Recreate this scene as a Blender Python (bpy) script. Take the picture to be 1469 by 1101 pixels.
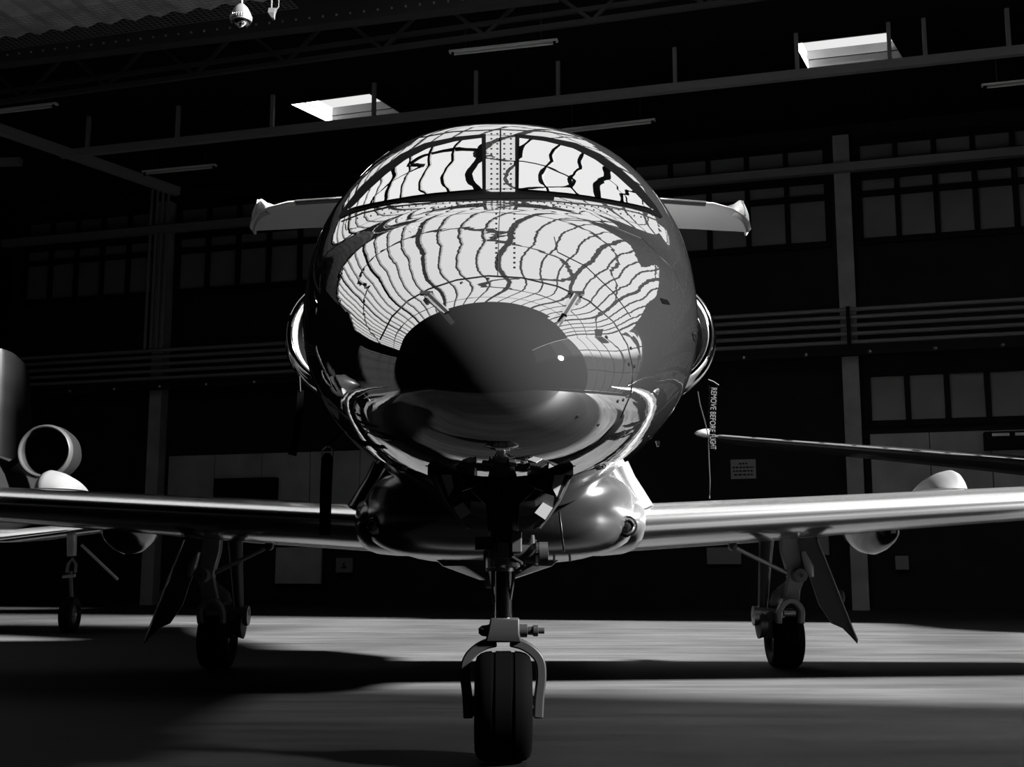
import bpy, bmesh, math, random
from mathutils import Vector, Matrix
from mathutils.bvhtree import BVHTree
random.seed(7)
R = math.radians
for o in list(bpy.data.objects): bpy.data.objects.remove(o)
scene = bpy.context.scene
COL = scene.collection

# ------------------------------------------------------------------ camera
FOC, PCX, PCY, CAMH, PITCH, YAW = 1750.0, 734.5, 550.5, 0.84, R(9.01), R(-0.54)
cam_d = bpy.data.cameras.new('camera'); cam = bpy.data.objects.new('camera', cam_d); COL.objects.link(cam)
cam_d.sensor_width = 36.0; cam_d.lens = FOC / 1469.0 * 36.0; cam_d.clip_end = 300
cam.location = (0, 0, CAMH); cam.rotation_euler = (R(90) + PITCH, 0, YAW)
scene.camera = cam

# ------------------------------------------------------------------ sky, sun, exposure
world = bpy.data.worlds.new('sky'); scene.world = world; world.use_nodes = True
TURN = R(17)                      # the hangar stands turned this much against the aircraft
bg = world.node_tree.nodes['Background']
bg.inputs[0].default_value = (1, 1, 1, 1); bg.inputs[1].default_value = 0.86
# pale overcast above, an added dark zone low sunward trims the nose reflection
wn_ = world.node_tree; tcw = wn_.nodes.new('ShaderNodeTexCoord'); dt = wn_.nodes.new('ShaderNodeVectorMath'); dt.operation = 'DOT_PRODUCT'
dt.inputs[1].default_value = (-.60 * math.cos(TURN), .60 * math.sin(TURN), 1.0)
mrw = wn_.nodes.new('ShaderNodeMapRange'); mrw.inputs[1].default_value = -.04; mrw.inputs[2].default_value = .03; mrw.inputs[3].default_value = .07; mrw.inputs[4].default_value = .86
wn_.links.new(tcw.outputs['Generated'], dt.inputs[0]); wn_.links.new(dt.outputs['Value'], mrw.inputs[0]); wn_.links.new(mrw.outputs[0], bg.inputs[1])
SUN_EL = R(30)
sun_d = bpy.data.lights.new('sun', 'SUN'); sun = bpy.data.objects.new('sun', sun_d); COL.objects.link(sun)
sun_d.energy = 180.0; sun_d.angle = R(5)
sd = Vector((-math.cos(SUN_EL) * math.cos(TURN), math.cos(SUN_EL) * math.sin(TURN), -math.sin(SUN_EL)))
sun.rotation_euler = sd.to_track_quat('-Z', 'Y').to_euler(); sun.location = (20, -5, 20)
scene.cycles.caustics_reflective = False
vs = scene.view_settings
vs.view_transform = 'Standard'; vs.look = 'None'; vs.exposure = 0.0; vs.gamma = 1.0; vs.use_curve_mapping = False

# ------------------------------------------------------------------ measuring: a photo pixel at a known depth -> a point in the hall
def pray(px, py):
    x, y = (px - PCX) / FOC, (PCY - py) / FOC
    d = Vector((x, math.cos(PITCH) - y * math.sin(PITCH), math.sin(PITCH) + y * math.cos(PITCH)))
    c, s = math.cos(YAW), math.sin(YAW)
    return Vector((d.x * c - d.y * s, d.x * s + d.y * c, d.z))
EYE = Vector((0, 0, CAMH))
def at(px, py, Y):
    d = pray(px, py); return EYE + d * (Y / d.y)
cT, sT = math.cos(TURN), math.sin(TURN)
def hall(u, v, z): return Vector((u * cT + v * sT, -u * sT + v * cT, z))      # hangar axes -> world
def to_hall(p): return (p.x * cT - p.y * sT, p.x * sT + p.y * cT, p.z)
def on_wall(px, py, v):                                                       # pixel on plane v -> (u, z)
    d = pray(px, py); dv = d.x * sT + d.y * cT
    h = to_hall(EYE + d * (v / dv)); return h[0], h[2]
def on_level(px, py, z):                                                      # pixel on level z -> (u, v)
    d = pray(px, py); h = to_hall(EYE + d * ((z - CAMH) / d.z)); return h[0], h[1]

# ------------------------------------------------------------------ materials
def grey(v): return (v, v, v, 1)
MATS = {}
def mat(name, v, rough=.6, spec=.3, metal=0.0, noise=None, bump=0.0):
    m = bpy.data.materials.new(name); m.use_nodes = True
    nt = m.node_tree; b = nt.nodes['Principled BSDF']
    b.inputs['Base Color'].default_value = grey(v); b.inputs['Roughness'].default_value = rough
    b.inputs['Metallic'].default_value = metal; b.inputs['Specular IOR Level'].default_value = spec
    if noise:
        scale, amt = noise
        tc = nt.nodes.new('ShaderNodeTexCoord'); n = nt.nodes.new('ShaderNodeTexNoise')
        n.inputs['Scale'].default_value = scale; n.inputs['Detail'].default_value = 5
        nt.links.new(tc.outputs['Object'], n.inputs['Vector'])
        r = nt.nodes.new('ShaderNodeMapRange')
        r.inputs[1].default_value = .3; r.inputs[2].default_value = .7
        r.inputs[3].default_value = v * (1 - amt); r.inputs[4].default_value = v * (1 + amt)
        nt.links.new(n.outputs['Fac'], r.inputs[0]); nt.links.new(r.outputs[0], b.inputs['Base Color'])
        if bump:
            bp = nt.nodes.new('ShaderNodeBump'); bp.inputs['Strength'].default_value = bump; bp.inputs['Distance'].default_value = .02
            nt.links.new(n.outputs['Fac'], bp.inputs['Height']); nt.links.new(bp.outputs[0], b.inputs['Normal'])
    MATS[name] = m; return m
def mirror_paint(name, v, base, rough, wave=0.0, wscale=6.0):
    """clear-lacquered paint: diffuse coat under a strong polished reflection"""
    m = bpy.data.materials.new(name); m.use_nodes = True; nt = m.node_tree
    nt.nodes.remove(nt.nodes['Principled BSDF']); out = nt.nodes['Material Output']
    d = nt.nodes.new('ShaderNodeBsdfDiffuse'); d.inputs[0].default_value = grey(v)
    g = nt.nodes.new('ShaderNodeBsdfGlossy'); g.inputs[0].default_value = grey(1); g.inputs['Roughness'].default_value = rough
    fr = nt.nodes.new('ShaderNodeFresnel'); fr.inputs[0].default_value = 1.5
    mr = nt.nodes.new('ShaderNodeMapRange'); mr.inputs[3].default_value = base - .04; mr.inputs[4].default_value = 1.0
    mx = nt.nodes.new('ShaderNodeMixShader')
    nt.links.new(fr.outputs[0], mr.inputs[0]); nt.links.new(mr.outputs[0], mx.inputs[0])
    nt.links.new(d.outputs[0], mx.inputs[1]); nt.links.new(g.outputs[0], mx.inputs[2]); nt.links.new(mx.outputs[0], out.inputs[0])
    if wave:
        tc = nt.nodes.new('ShaderNodeTexCoord'); n = nt.nodes.new('ShaderNodeTexNoise'); n.inputs['Scale'].default_value = wscale; n.inputs['Detail'].default_value = 2
        bp = nt.nodes.new('ShaderNodeBump'); bp.inputs['Strength'].default_value = wave; bp.inputs['Distance'].default_value = .02
        nt.links.new(tc.outputs['Object'], n.inputs['Vector']); nt.links.new(n.outputs['Fac'], bp.inputs['Height'])
        nt.links.new(bp.outputs[0], g.inputs['Normal'])
    MATS[name] = m; return m
def see_through(name, v):
    m = bpy.data.materials.new(name); m.use_nodes = True; nt = m.node_tree
    nt.nodes.remove(nt.nodes['Principled BSDF'])
    t = nt.nodes.new('ShaderNodeBsdfTransparent'); t.inputs[0].default_value = grey(v)
    nt.links.new(t.outputs[0], nt.nodes['Material Output'].inputs[0]); MATS[name] = m; return m
PAINT = mirror_paint('polished_paint', .17, .76, .012, .028, 7)
GLASS = mirror_paint('windshield_glass', .002, .76, .004, .13, 1.6)
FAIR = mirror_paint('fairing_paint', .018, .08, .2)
WINGP = mirror_paint('wing_paint', .035, .33, .14)
STABP = mat('tail_paint', .3, .4, .3)
BOOT = mat('rubber_boot', .02, .4, .2)
LEM = mirror_paint('leading_edge_metal', .012, .58, .22)
LIPM = mat('inlet_lip_metal', .6, .05, .5, 1.0)
CHROME = mat('chrome', .8, .1, .5, 1.0)
STEEL = mat('dull_steel', .3, .4, .5, .8)
GEARP = mat('gear_paint', .33, .45, .4)
GEARD = mat('gear_dark', .05, .5, .3)
NGEAR = mat('nose_gear_paint', .06, .45, .4)
RUBBER = mat('tyre_rubber', .0018, .8, .06)
BLACK = mat('black_trim', .002, .6, .03)
DLIN = mat('door_lining_paint', .8, .4, .4)
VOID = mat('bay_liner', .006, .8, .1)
SEAM = mat('seam_sealant', .02, .5, .3)
RIVET = mat('rivet_head', .02, .4, .4)
LOBE = mat('white_fairing', .024, .5, .2)
POD = mirror_paint('pod_paint', .0025, .06, .12)
LENS = mirror_paint('landing_light_lens', .01, .2, .03)
FABRIC = mat('streamer_fabric', .0007, .9, .0)
LETTER = mat('streamer_letters', .032, .7, .0)
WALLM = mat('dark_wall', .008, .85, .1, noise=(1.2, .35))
SHADEW = mat('shade_toned_wall', .0012, .9, .02)  # left wall colour darkened so the sun falling on it stays unseen
CORDM = mat('cord', .006, .8, .02)
DULL = mat('dull_lip', .011, .35, .3)
CLAD = mat('pale_cladding', .2, .8, .2, noise=(.9, .25))
CONC = mat('concrete_column', .2, .85, .1, noise=(1.5, .2))
FRAMEM = mat('window_frame', .003, .7, .05)
PANEM = mat('dusty_pane', .11, .4, .15, noise=(.5, .2))
PIPEM = mat('pipe_paint', .13, .5, .15)
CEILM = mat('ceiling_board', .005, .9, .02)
STEELB = mat('roof_steel', .16, .6, .2)
STEELK = mat('roof_steel_dark', .03, .6, .1)
SHEET = mat('corrugated_sheet', .35, .6, .3, noise=(2, .3))
CURB = mat('skylight_curb', .17, .8, .1, noise=(1.5, .12))
LAMPM = mat('lamp_housing', .5, .5, .3)
TUBEM = mat('lamp_tube', .4, .3, .4)
CAMW = mat('camera_housing', .03, .5, .2)
SIGN = mat('paper_sign', .2, .8, .1)
INK = mat('printed_ink', .015, .8, .1)
BOXM = mat('wall_box', .09, .6, .3)
CLEAR = see_through('clear_glazing', .96)
SUN_DIM = [see_through('sun_dimmer', .085), see_through('sun_dimmer_dark', .048), see_through('sun_dimmer_darkest', .02)]  # tints for added panes that dim the sun in steps

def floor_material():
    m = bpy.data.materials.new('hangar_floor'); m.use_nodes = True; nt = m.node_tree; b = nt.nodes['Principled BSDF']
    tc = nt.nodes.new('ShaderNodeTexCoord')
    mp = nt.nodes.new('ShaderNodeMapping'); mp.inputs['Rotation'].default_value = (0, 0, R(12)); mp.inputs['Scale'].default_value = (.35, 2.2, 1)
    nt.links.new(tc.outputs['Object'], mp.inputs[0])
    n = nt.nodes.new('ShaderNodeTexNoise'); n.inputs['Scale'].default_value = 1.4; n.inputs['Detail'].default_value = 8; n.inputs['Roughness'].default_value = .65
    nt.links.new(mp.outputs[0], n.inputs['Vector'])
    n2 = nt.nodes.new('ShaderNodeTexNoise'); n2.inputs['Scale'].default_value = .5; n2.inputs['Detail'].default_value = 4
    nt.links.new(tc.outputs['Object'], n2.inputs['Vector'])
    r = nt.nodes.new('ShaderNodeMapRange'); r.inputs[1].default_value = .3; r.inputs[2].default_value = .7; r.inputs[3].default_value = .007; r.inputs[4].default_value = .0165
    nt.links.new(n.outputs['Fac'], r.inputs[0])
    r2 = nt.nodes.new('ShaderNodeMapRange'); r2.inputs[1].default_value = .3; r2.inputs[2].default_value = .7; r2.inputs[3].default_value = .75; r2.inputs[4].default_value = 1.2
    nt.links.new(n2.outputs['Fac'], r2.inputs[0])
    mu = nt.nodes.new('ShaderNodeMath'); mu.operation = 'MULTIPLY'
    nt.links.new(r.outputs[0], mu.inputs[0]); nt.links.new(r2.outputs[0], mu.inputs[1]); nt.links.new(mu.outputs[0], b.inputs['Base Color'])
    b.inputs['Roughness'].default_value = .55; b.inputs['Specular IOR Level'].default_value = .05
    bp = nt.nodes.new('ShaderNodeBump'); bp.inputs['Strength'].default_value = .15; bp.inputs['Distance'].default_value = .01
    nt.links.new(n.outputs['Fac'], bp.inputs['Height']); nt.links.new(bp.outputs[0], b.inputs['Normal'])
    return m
FLOORM = floor_material()

# ------------------------------------------------------------------ mesh building
class MB:
    def __init__(s): s.v = []; s.f = []
    def box(s, c, size, M=None):
        b = len(s.v); h = [x / 2 for x in size]; c = Vector(c)
        for dz in (-1, 1):
            for dx, dy in ((-1, -1), (1, -1), (1, 1), (-1, 1)):
                p = Vector((dx * h[0], dy * h[1], dz * h[2]))
                s.v.append(c + (M @ p if M else p))
        s.f += [tuple(b + i for i in q) for q in ((3, 2, 1, 0), (4, 5, 6, 7), (0, 1, 5, 4), (1, 2, 6, 5), (2, 3, 7, 6), (3, 0, 4, 7))]; return s
    def hbox(s, u0, u1, v0, v1, z0, z1):                       # box along the hangar axes
        b = len(s.v)
        for z in (z0, z1):
            for u, v in ((u0, v0), (u1, v0), (u1, v1), (u0, v1)): s.v.append(hall(u, v, z))
        s.f += [tuple(b + i for i in q) for q in ((3, 2, 1, 0), (4, 5, 6, 7), (0, 1, 5, 4), (1, 2, 6, 5), (2, 3, 7, 6), (3, 0, 4, 7))]; return s
    def quad(s, a, b_, c, d):
        b = len(s.v); s.v += [Vector(a), Vector(b_), Vector(c), Vector(d)]; s.f.append((b, b + 1, b + 2, b + 3)); return s
    def loft(s, rings, closed=True, caps=True):
        b = len(s.v); n = len(rings[0])
        for r in rings: s.v += [Vector(p) for p in r]
        for i in range(len(rings) - 1):
            for j in range(n if closed else n - 1):
                k = (j + 1) % n
                s.f.append((b + i * n + j, b + i * n + k, b + (i + 1) * n + k, b + (i + 1) * n + j))
        if caps and closed:
            s.f.append(tuple(b + j for j in reversed(range(n)))); s.f.append(tuple(b + (len(rings) - 1) * n + j for j in range(n)))
        return s
    def tube(s, pts, r, n=12, caps=True):
        pts = [Vector(p) for p in pts]; rs = r if isinstance(r, (list, tuple)) else [r] * len(pts)
        rings = []; up = None
        for i, p in enumerate(pts):
            t = (pts[min(i + 1, len(pts) - 1)] - pts[max(i - 1, 0)]).normalized()
            if up is None:
                up = Vector((0, 0, 1)) if abs(t.z) < .9 else Vector((0, 1, 0))
            a = t.cross(up).normalized(); up2 = a.cross(t).normalized(); up = up2
            rings.append([p + (a * math.cos(q) + up2 * math.sin(q)) * rs[i] for q in [2 * math.pi * k / n for k in range(n)]])
        return s.loft(rings, True, caps)
    def strip(s, pts, w, t, side):                              # flat bar of width w (along side) and thickness t through pts
        pts = [Vector(p) for p in pts]; side = Vector(side).normalized(); rings = []
        ws = w if isinstance(w, (list, tuple)) else [w] * len(pts)
        for i, p in enumerate(pts):
            tg = (pts[min(i + 1, len(pts) - 1)] - pts[max(i - 1, 0)]).normalized()
            sd_ = (side - tg * side.dot(tg)).normalized(); nn = tg.cross(sd_).normalized()
            rings.append([p + sd_ * (a * ws[i] / 2) + nn * (b_ * t / 2) for a, b_ in ((-1, -1), (1, -1), (1, 1), (-1, 1))])
        return s.loft(rings)
    def lathe(s, prof, c, axis='x', n=40, closed_prof=False):
        rings = []; c = Vector(c)
        for k in range(n):
            a = 2 * math.pi * k / n; ca, sa = math.cos(a), math.sin(a); ring = []
            for h, r in prof:
                p = {'x': (h, r * ca, r * sa), 'y': (r * ca, h, r * sa), 'z': (r * ca, r * sa, h)}[axis]
                ring.append(c + Vector(p))
            rings.append(ring)
        b = len(s.v); m = len(prof)
        for r_ in rings: s.v += r_
        for k in range(n):
            k2 = (k + 1) % n
            for j in range(m if closed_prof else m - 1):
                j2 = (j + 1) % m
                s.f.append((b + k * m + j, b + k * m + j2, b + k2 * m + j2, b + k2 * m + j))
        return s
    def build(s, name, m, parent=None, smooth=35, bevel=0):
        me = bpy.data.meshes.new(name); me.from_pydata([tuple(p) for p in s.v], [], s.f)
        bm = bmesh.new(); bm.from_mesh(me); bmesh.ops.recalc_face_normals(bm, faces=bm.faces); bm.to_mesh(me); bm.free()
        me.materials.append(m)
        if smooth:
            me.polygons.foreach_set('use_smooth', [True] * len(me.polygons)); me.set_sharp_from_angle(angle=R(smooth))
        o = bpy.data.objects.new(name, me); COL.objects.link(o)
        if bevel:
            bv = o.modifiers.new('bevel', 'BEVEL'); bv.width = bevel; bv.segments = 2; bv.limit_method = 'ANGLE'
        if parent is not None:
            o.parent = parent
            o.matrix_parent_inverse = world_of(parent).inverted()
        return o
def world_of(o):
    M = o.matrix_basis.copy()
    if o.parent: M = world_of(o.parent) @ o.matrix_parent_inverse @ M
    return M
def empty(name, loc):
    o = bpy.data.objects.new(name, None); COL.objects.link(o); o.location = loc; o.empty_display_size = .2; return o
def tag(o, label, cat, group=None, kind=None):
    o['label'] = label; o['category'] = cat
    if group: o['group'] = group
    if kind: o['kind'] = kind
    return o
def struct(o, label=None, cat=None):
    o['kind'] = 'structure'
    if label: o['label'] = label
    if cat: o['category'] = cat
    return o
def text_mesh(body, size, name, m, M, parent=None, ext=.001):
    cu = bpy.data.curves.new(name, 'FONT'); cu.body = body; cu.size = size; cu.extrude = ext; cu.align_x = 'LEFT'; cu.align_y = 'CENTER'
    t = bpy.data.objects.new(name, cu); COL.objects.link(t); bpy.context.view_layer.update()
    me = bpy.data.meshes.new_from_object(t.evaluated_get(bpy.context.evaluated_depsgraph_get()))
    bpy.data.objects.remove(t); me.transform(M); me.materials.clear(); me.materials.append(m)
    o = bpy.data.objects.new(name, me); COL.objects.link(o)
    if parent: o.parent = parent; o.matrix_parent_inverse = world_of(parent).inverted()
    return o

def smooth_pts(pts, k=5):                                      # Catmull-Rom through 3-D points
    pts = [Vector(p) for p in pts]; out = []
    for i in range(len(pts) - 1):
        a, b, c, d = pts[max(i - 1, 0)], pts[i], pts[i + 1], pts[min(i + 2, len(pts) - 1)]
        for j in range(k):
            t = j / k; out.append(.5 * ((2 * b) + (c - a) * t + (2 * a - 5 * b + 4 * c - d) * t * t + (3 * b - a - 3 * c + d) * t ** 3))
    return out + [pts[-1]]

# =================================================================== THE HANGAR
ZC, VB, UL, UR, VF = 13.0, 33.0, -27.0, 9.0, -12.0
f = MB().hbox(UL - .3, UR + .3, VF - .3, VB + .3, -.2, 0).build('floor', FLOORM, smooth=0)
struct(f, 'worn grey concrete hangar floor with streaks of sunlight', 'floor')
fj = MB()
a0 = at(0, 1001, 1); 
def on_floor(px, py):
    d = pray(px, py); return EYE + d * (-CAMH / d.z)
p0, p1 = on_floor(-400, 991), on_floor(1900, 1049)
dv = (p1 - p0).normalized(); nn = Vector((-dv.y, dv.x, 0)) * .006
fj.quad(p0 - nn + Vector((0, 0, .0015)), p1 - nn + Vector((0, 0, .0015)), p1 + nn + Vector((0, 0, .0015)), p0 + nn + Vector((0, 0, .0015)))
struct(fj.build('trim_1', INK, smooth=0), 'thin dark joint line across the concrete floor', 'floor joint')

# back wall with recessed dark bays, columns, cladding
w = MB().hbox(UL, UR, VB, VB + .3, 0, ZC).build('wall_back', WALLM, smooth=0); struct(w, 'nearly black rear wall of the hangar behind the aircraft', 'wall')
w = MB().hbox(UL - .3, UL, VF, VB, 0, ZC).build('wall_left', SHADEW, smooth=0); struct(w, 'left side wall of the hangar, its colour darkened as if in shade', 'wall')
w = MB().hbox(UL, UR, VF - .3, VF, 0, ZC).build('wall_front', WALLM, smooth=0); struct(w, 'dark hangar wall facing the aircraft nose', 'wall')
# right wall: glazed towards the sun, solid at the far end
wr = MB(); wr.hbox(UR, UR + .3, 23.6, VB, 0, ZC); wr.hbox(UR, UR + .3, VF, -2, 0, ZC); wr.hbox(UR, UR + .3, -2, 23.6, 0, .5); wr.hbox(UR, UR + .3, 17.2, 19.2, 11.1, ZC); wr.hbox(6.8, UR, 17.2, 19.2, ZC + .08, ZC + .12)  # final boxes are added blockers keeping the sun off the right tail tip
struct(wr.build('wall_right', WALLM, smooth=0), 'right side wall of the hangar, mostly glazed', 'wall')
VSPLIT = 8.9
wf = MB()
for v in [-2, 3.5, VSPLIT] + [11.4 + 2.82 * i for i in range(5)]: wf.hbox(UR + .05, UR + .2, v - .05, v + .05, .5, ZC)
for z in (4.6, 8.8): wf.hbox(UR + .05, UR + .2, VSPLIT, 23.6, z - .05, z + .05)
win = struct(wf.build('window_1', FRAMEM, smooth=0), 'tall glazing of the right side wall letting the sun in', 'window')
MB().quad(hall(UR + .1, VSPLIT, .5), hall(UR + .1, 23.6, .5), hall(UR + .1, 23.6, ZC), hall(UR + .1, VSPLIT, ZC)).build('pane', CLEAR, win, smooth=0)
for k, (va, vb) in enumerate(((6.9, VSPLIT), (3.5, 6.9), (-2, 3.5))):  # unseen panes added to weaken the sun on nose and near floor
    MB().quad(hall(UR + .1, va, .5), hall(UR + .1, vb, .5), hall(UR + .1, vb, ZC), hall(UR + .1, va, ZC)).build('sun_dimming_pane', SUN_DIM[k], win, smooth=0)

# ceiling with roof lights cut out
RL_V0, RL_V1 = 9.5, 20.0
RL = [(UL + 2.5, -9.0, RL_V0, 17.8), (-9.0, -2.5, RL_V0, 20.6), (-2.5, 2.6, RL_V0, 20.0), (2.6, UR, VSPLIT, 23.6)]
openings = list(RL)
sky, quads = [], []
for q in [((1140, 62), (1273, 46), (1295, 83), (1160, 98)), ((418, 149), (530, 134), (578, 164), (477, 177)), ((-95, 235), (-22, 228), (34, 231), (-58, 243))]:
    h = [on_level(*p, ZC) for p in q]; quads.append(h)
    us, vs_ = [p[0] for p in h], [p[1] for p in h]
    sky.append((min(us) - .1, max(us) + .1, min(vs_) - .1, max(vs_) + .1))
openings += sky
cu = sorted({UL, UR} | {x for o_ in openings for x in o_[:2]}); cv = sorted({VF, VB} | {x for o_ in openings for x in o_[2:]})
ce = MB()
for i in range(len(cu) - 1):
    for j in range(len(cv) - 1):
        um, vm = (cu[i] + cu[i + 1]) / 2, (cv[j] + cv[j + 1]) / 2
        if any(a < um < b and c < vm < d for a, b, c, d in openings): continue
        ce.hbox(cu[i], cu[i + 1], cv[j], cv[j + 1], ZC, ZC + .05)
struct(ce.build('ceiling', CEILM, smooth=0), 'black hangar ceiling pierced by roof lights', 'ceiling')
# glazing bars of the roof light over the aircraft
gb = MB(); u = UL + 2.5; k = 0
while u < UR:
    wd = .11 if k % 4 else .26
    q = [o_ for o_ in RL if o_[0] <= u <= o_[1]][0]
    gb.hbox(u - wd / 2, u + wd / 2, q[2], q[3], ZC - .12, ZC + .06); u += 1.02; k += 1
for v in (11.6, 14.6, 17.6): gb.hbox(UL + 2.5, UR, v - .045, v + .045, ZC - .06, ZC + .04)
win2 = struct(gb.build('window_2', FRAMEM, smooth=0), 'long barred roof light above the aircraft, mirrored in its nose', 'window')
gp_ = MB()
for a, b, c, d in RL: gp_.quad(hall(a, c, ZC + .07), hall(b, c, ZC + .07), hall(b, d, ZC + .07), hall(a, d, ZC + .07))
gp_.build('pane', CLEAR, win2, smooth=0)
# the three square skylights
for n, ((u0, u1, v0, v1), h) in enumerate(zip(sky, quads)):
    m = MB(); cu_, cv_ = sum(p[0] for p in h) / 4, sum(p[1] for p in h) / 4
    def ringz(k, z): return [hall(cu_ + (p[0] - cu_) * k, cv_ + (p[1] - cv_) * k, z) for p in h]
    m.loft([ringz(1, ZC - .02), ringz(1, ZC + .20), ringz(1.04, ZC + .22), ringz(1.04, ZC + .46), ringz(1.2, ZC + .46), ringz(1.2, ZC - .0)], True, False)
    wn = struct(m.build('window_%d' % (n + 3), CURB, smooth=0), ('white lined square skylight ' + ['above the right of the aircraft nose', 'just left of the cockpit roof', 'cut by the left edge of the picture'][n]), 'skylight')
    fl_ = MB(); rect = [hall(u0, v0, ZC), hall(u1, v0, ZC), hall(u1, v1, ZC), hall(u0, v1, ZC)]
    fl_.loft([rect, ringz(1, ZC)], True, False); fl_.build('flange', CEILM, wn, smooth=0)
    fr = MB(); fr.tube(ringz(.997, ZC + .21) + ringz(.997, ZC + .21)[:1], .012, 6); fr.build('frame_line', FRAMEM, wn, smooth=0)
    a_ = ringz(1.04, ZC + .46); MB().quad(*a_).build('pane', CLEAR, wn, smooth=0)

# columns on the back wall
bl, br = on_wall(231, 610, VB)[0], on_wall(1216, 430, VB)[0]
BAY = [bl, (bl + br) / 2, br]
nt_ = 2
for i, uc in enumerate(BAY):
    if i == 1: continue
    m = MB(); m.hbox(uc - .21, uc + .21, VB - .38, VB, 0, 12.6)
    struct(m.build('trim_%d' % nt_, CONC, smooth=0), ('left concrete column on the rear wall, beside the upright pipes', '', 'right concrete column on the rear wall, crossed by the pipe bracket')[i], 'column'); nt_ += 1
# level lines measured on the right bay
def zr(y, x=1350): return on_wall(x, y, VB)[1]
Z_SILL, Z_TRANS, Z_TOP = zr(340), zr(271), zr(246)
Z_B0, Z_B1 = zr(243), zr(231); Z_U0, Z_U1 = zr(226), zr(196)
Z_C0, Z_C1 = zr(506), zr(487); Z_WAIN = zr(621)
Z_L0, Z_L1 = zr(606), zr(533)
edges = [UL + .2] + BAY + [UR + .3]
wn_i = 6
for i in range(len(edges) - 1):
    a, b = edges[i] + .42, edges[i + 1] - .42
    if b - a < 1: continue
    for (z0, z1, zt) in ((Z_SILL, Z_TOP, Z_TRANS), (Z_U0, Z_U1, None), (Z_L0, Z_L1, None)):
        if z0 == Z_L0 and i != 3: continue
        if i == 3: b = UR - .25
        npn = max(1, round((b - a) / 1.02)); du = (b - a) / npn; m = MB(); pn = MB()
        for k in range(npn + 1): m.hbox(a + k * du - .07, a + k * du + .07, VB - .16, VB - .02, z0, z1)
        for z in (z0, z1) + ((zt,) if zt else ()): m.hbox(a - .07, b + .07, VB - .16, VB - .02, z - .08, z + .08)
        pn.hbox(a, b, VB - .06, VB - .03, z0, z1)
        wo = struct(m.build('window_%d' % wn_i, FRAMEM, smooth=0), ('low ' if z0 == Z_L0 else 'tall ' if zt else 'narrow upper ') + 'band of dusty panes ' + ('left of the left column', 'between the left and middle columns', 'between the middle and right columns', 'right of the right column')[i], 'window'); wn_i += 1
        pn.build('pane', PANEM, wo, smooth=0)
# long rails and girder across the wall
m = MB().hbox(UL, UR, VB - .62, VB - .40, Z_B0, Z_B1); struct(m.build('trim_%d' % nt_, PIPEM, smooth=0), 'grey rail running along the rear wall between the window bands', 'rail'); nt_ += 1
m = MB().hbox(UL, UR, VB - .55, VB - .02, Z_C0, Z_C1); m.hbox(UL, UR, VB - .75, VB - .55, Z_C0 - .08, Z_C0 + .04)
struct(m.build('trim_%d' % nt_, WALLM, smooth=0), 'dark bolted girder along the rear wall under the five pipes', 'girder'); nt_ += 1
for k in range(20):
    if True:
        uu = BAY[0] + 1.6 * k - 6
        b = MB().lathe([(-.05, 0), (-.05, .03), (0, .05), (.03, .05)], hall(uu, VB - .78, Z_C0 - .02), 'y', 10)
        tag(b.build('bolt', STEEL), 'small bright bolt head on the dark girder across the back wall', 'bolt', 'bolts along the girder')
# five stacked pipes
for k, y in enumerate((443, 454, 466, 478, 490)):
    z = zr(y, 1350) ; a, b = UL + .3, UR - .1
    p = MB().tube([hall(a, VB - .55, z), hall(b, VB - .55, z)], .055, 10).build('conduit_pipe', PIPEM)
    tag(p, ('topmost', 'second', 'middle', 'fourth', 'lowest')[k] + ' of five horizontal pipes along the back wall', 'pipe', 'horizontal pipes on the back wall')
m = MB().hbox(BAY[2] - .05, BAY[2] + .05, VB - .66, VB - .615, zr(494), zr(439))
tag(m.build('pipe_bracket', FRAMEM), 'dark bracket clamping the five pipes to the right concrete column', 'bracket')
# four upright conduits on the left column
for k in range(4):
    uu = on_wall(213 + 8 * k, 400, VB - .45)[0]; z0 = on_wall(222, 505, VB)[1]; z1 = on_wall(222, 268, VB)[1]
    p = MB().tube([hall(uu, VB - .47, z0), hall(uu, VB - .47, z1 - .4), hall(uu + .05, VB - .47, z1), hall(uu + .3, VB - .47, z1 + .35)], .05, 8).build('riser_pipe', PIPEM)
    tag(p, ('first', 'second', 'third', 'fourth')[k] + ' from left of the upright pipes on the left wall column', 'pipe', 'upright pipes on the left column')
# pale cladding low on the wall
for i, (a, b) in enumerate(((BAY[0] + .4, BAY[1] - .4), (BAY[2] + .4, UR - .2))):
    m = MB(); n = round((b - a) / 1.6); du = (b - a) / n
    for k in range(n): m.hbox(a + k * du + .012, a + (k + 1) * du - .012, VB - .12, VB, 2.5, Z_WAIN)
    struct(m.build('trim_%d' % nt_, CLAD, smooth=0), ('pale wall panels behind the left wing', 'pale wall panels behind the far right wing')[i], 'wall panels'); nt_ += 1
# dark openings in cladding (loading hatches) and boxes
def wall_box(name, x0, y0, x1, y1, m, dep=.12, vv=VB - .12):
    u0, z1 = on_wall(x0, y0, vv); u1, z0 = on_wall(x1, y1, vv)
    return MB().hbox(u0, u1, vv - dep, vv, z0, z1).build(name, m, smooth=0, bevel=.01), (u0, u1, z0, z1, vv - dep)
o, r = wall_box('wall_heater', 1410, 622, 1490, 645, FRAMEM, .35)
tag(o, 'dark heater unit on the pale cladding at far right, above the distant wing', 'heater')
hx = MB(); 
for q in (.3, .72):
    hx.hbox(r[0] + (r[1] - r[0]) * q - .2, r[0] + (r[1] - r[0]) * q + .2, r[4] - .03, r[4], r[3] - .12, r[3] - .05)
hx.build('grille', STEEL, o, smooth=0)
o, r = wall_box('wall_cabinet', 314, 688, 398, 760, FRAMEM, .3)
tag(o, 'black cabinet against the pale wall behind the left wing', 'cabinet')
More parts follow.
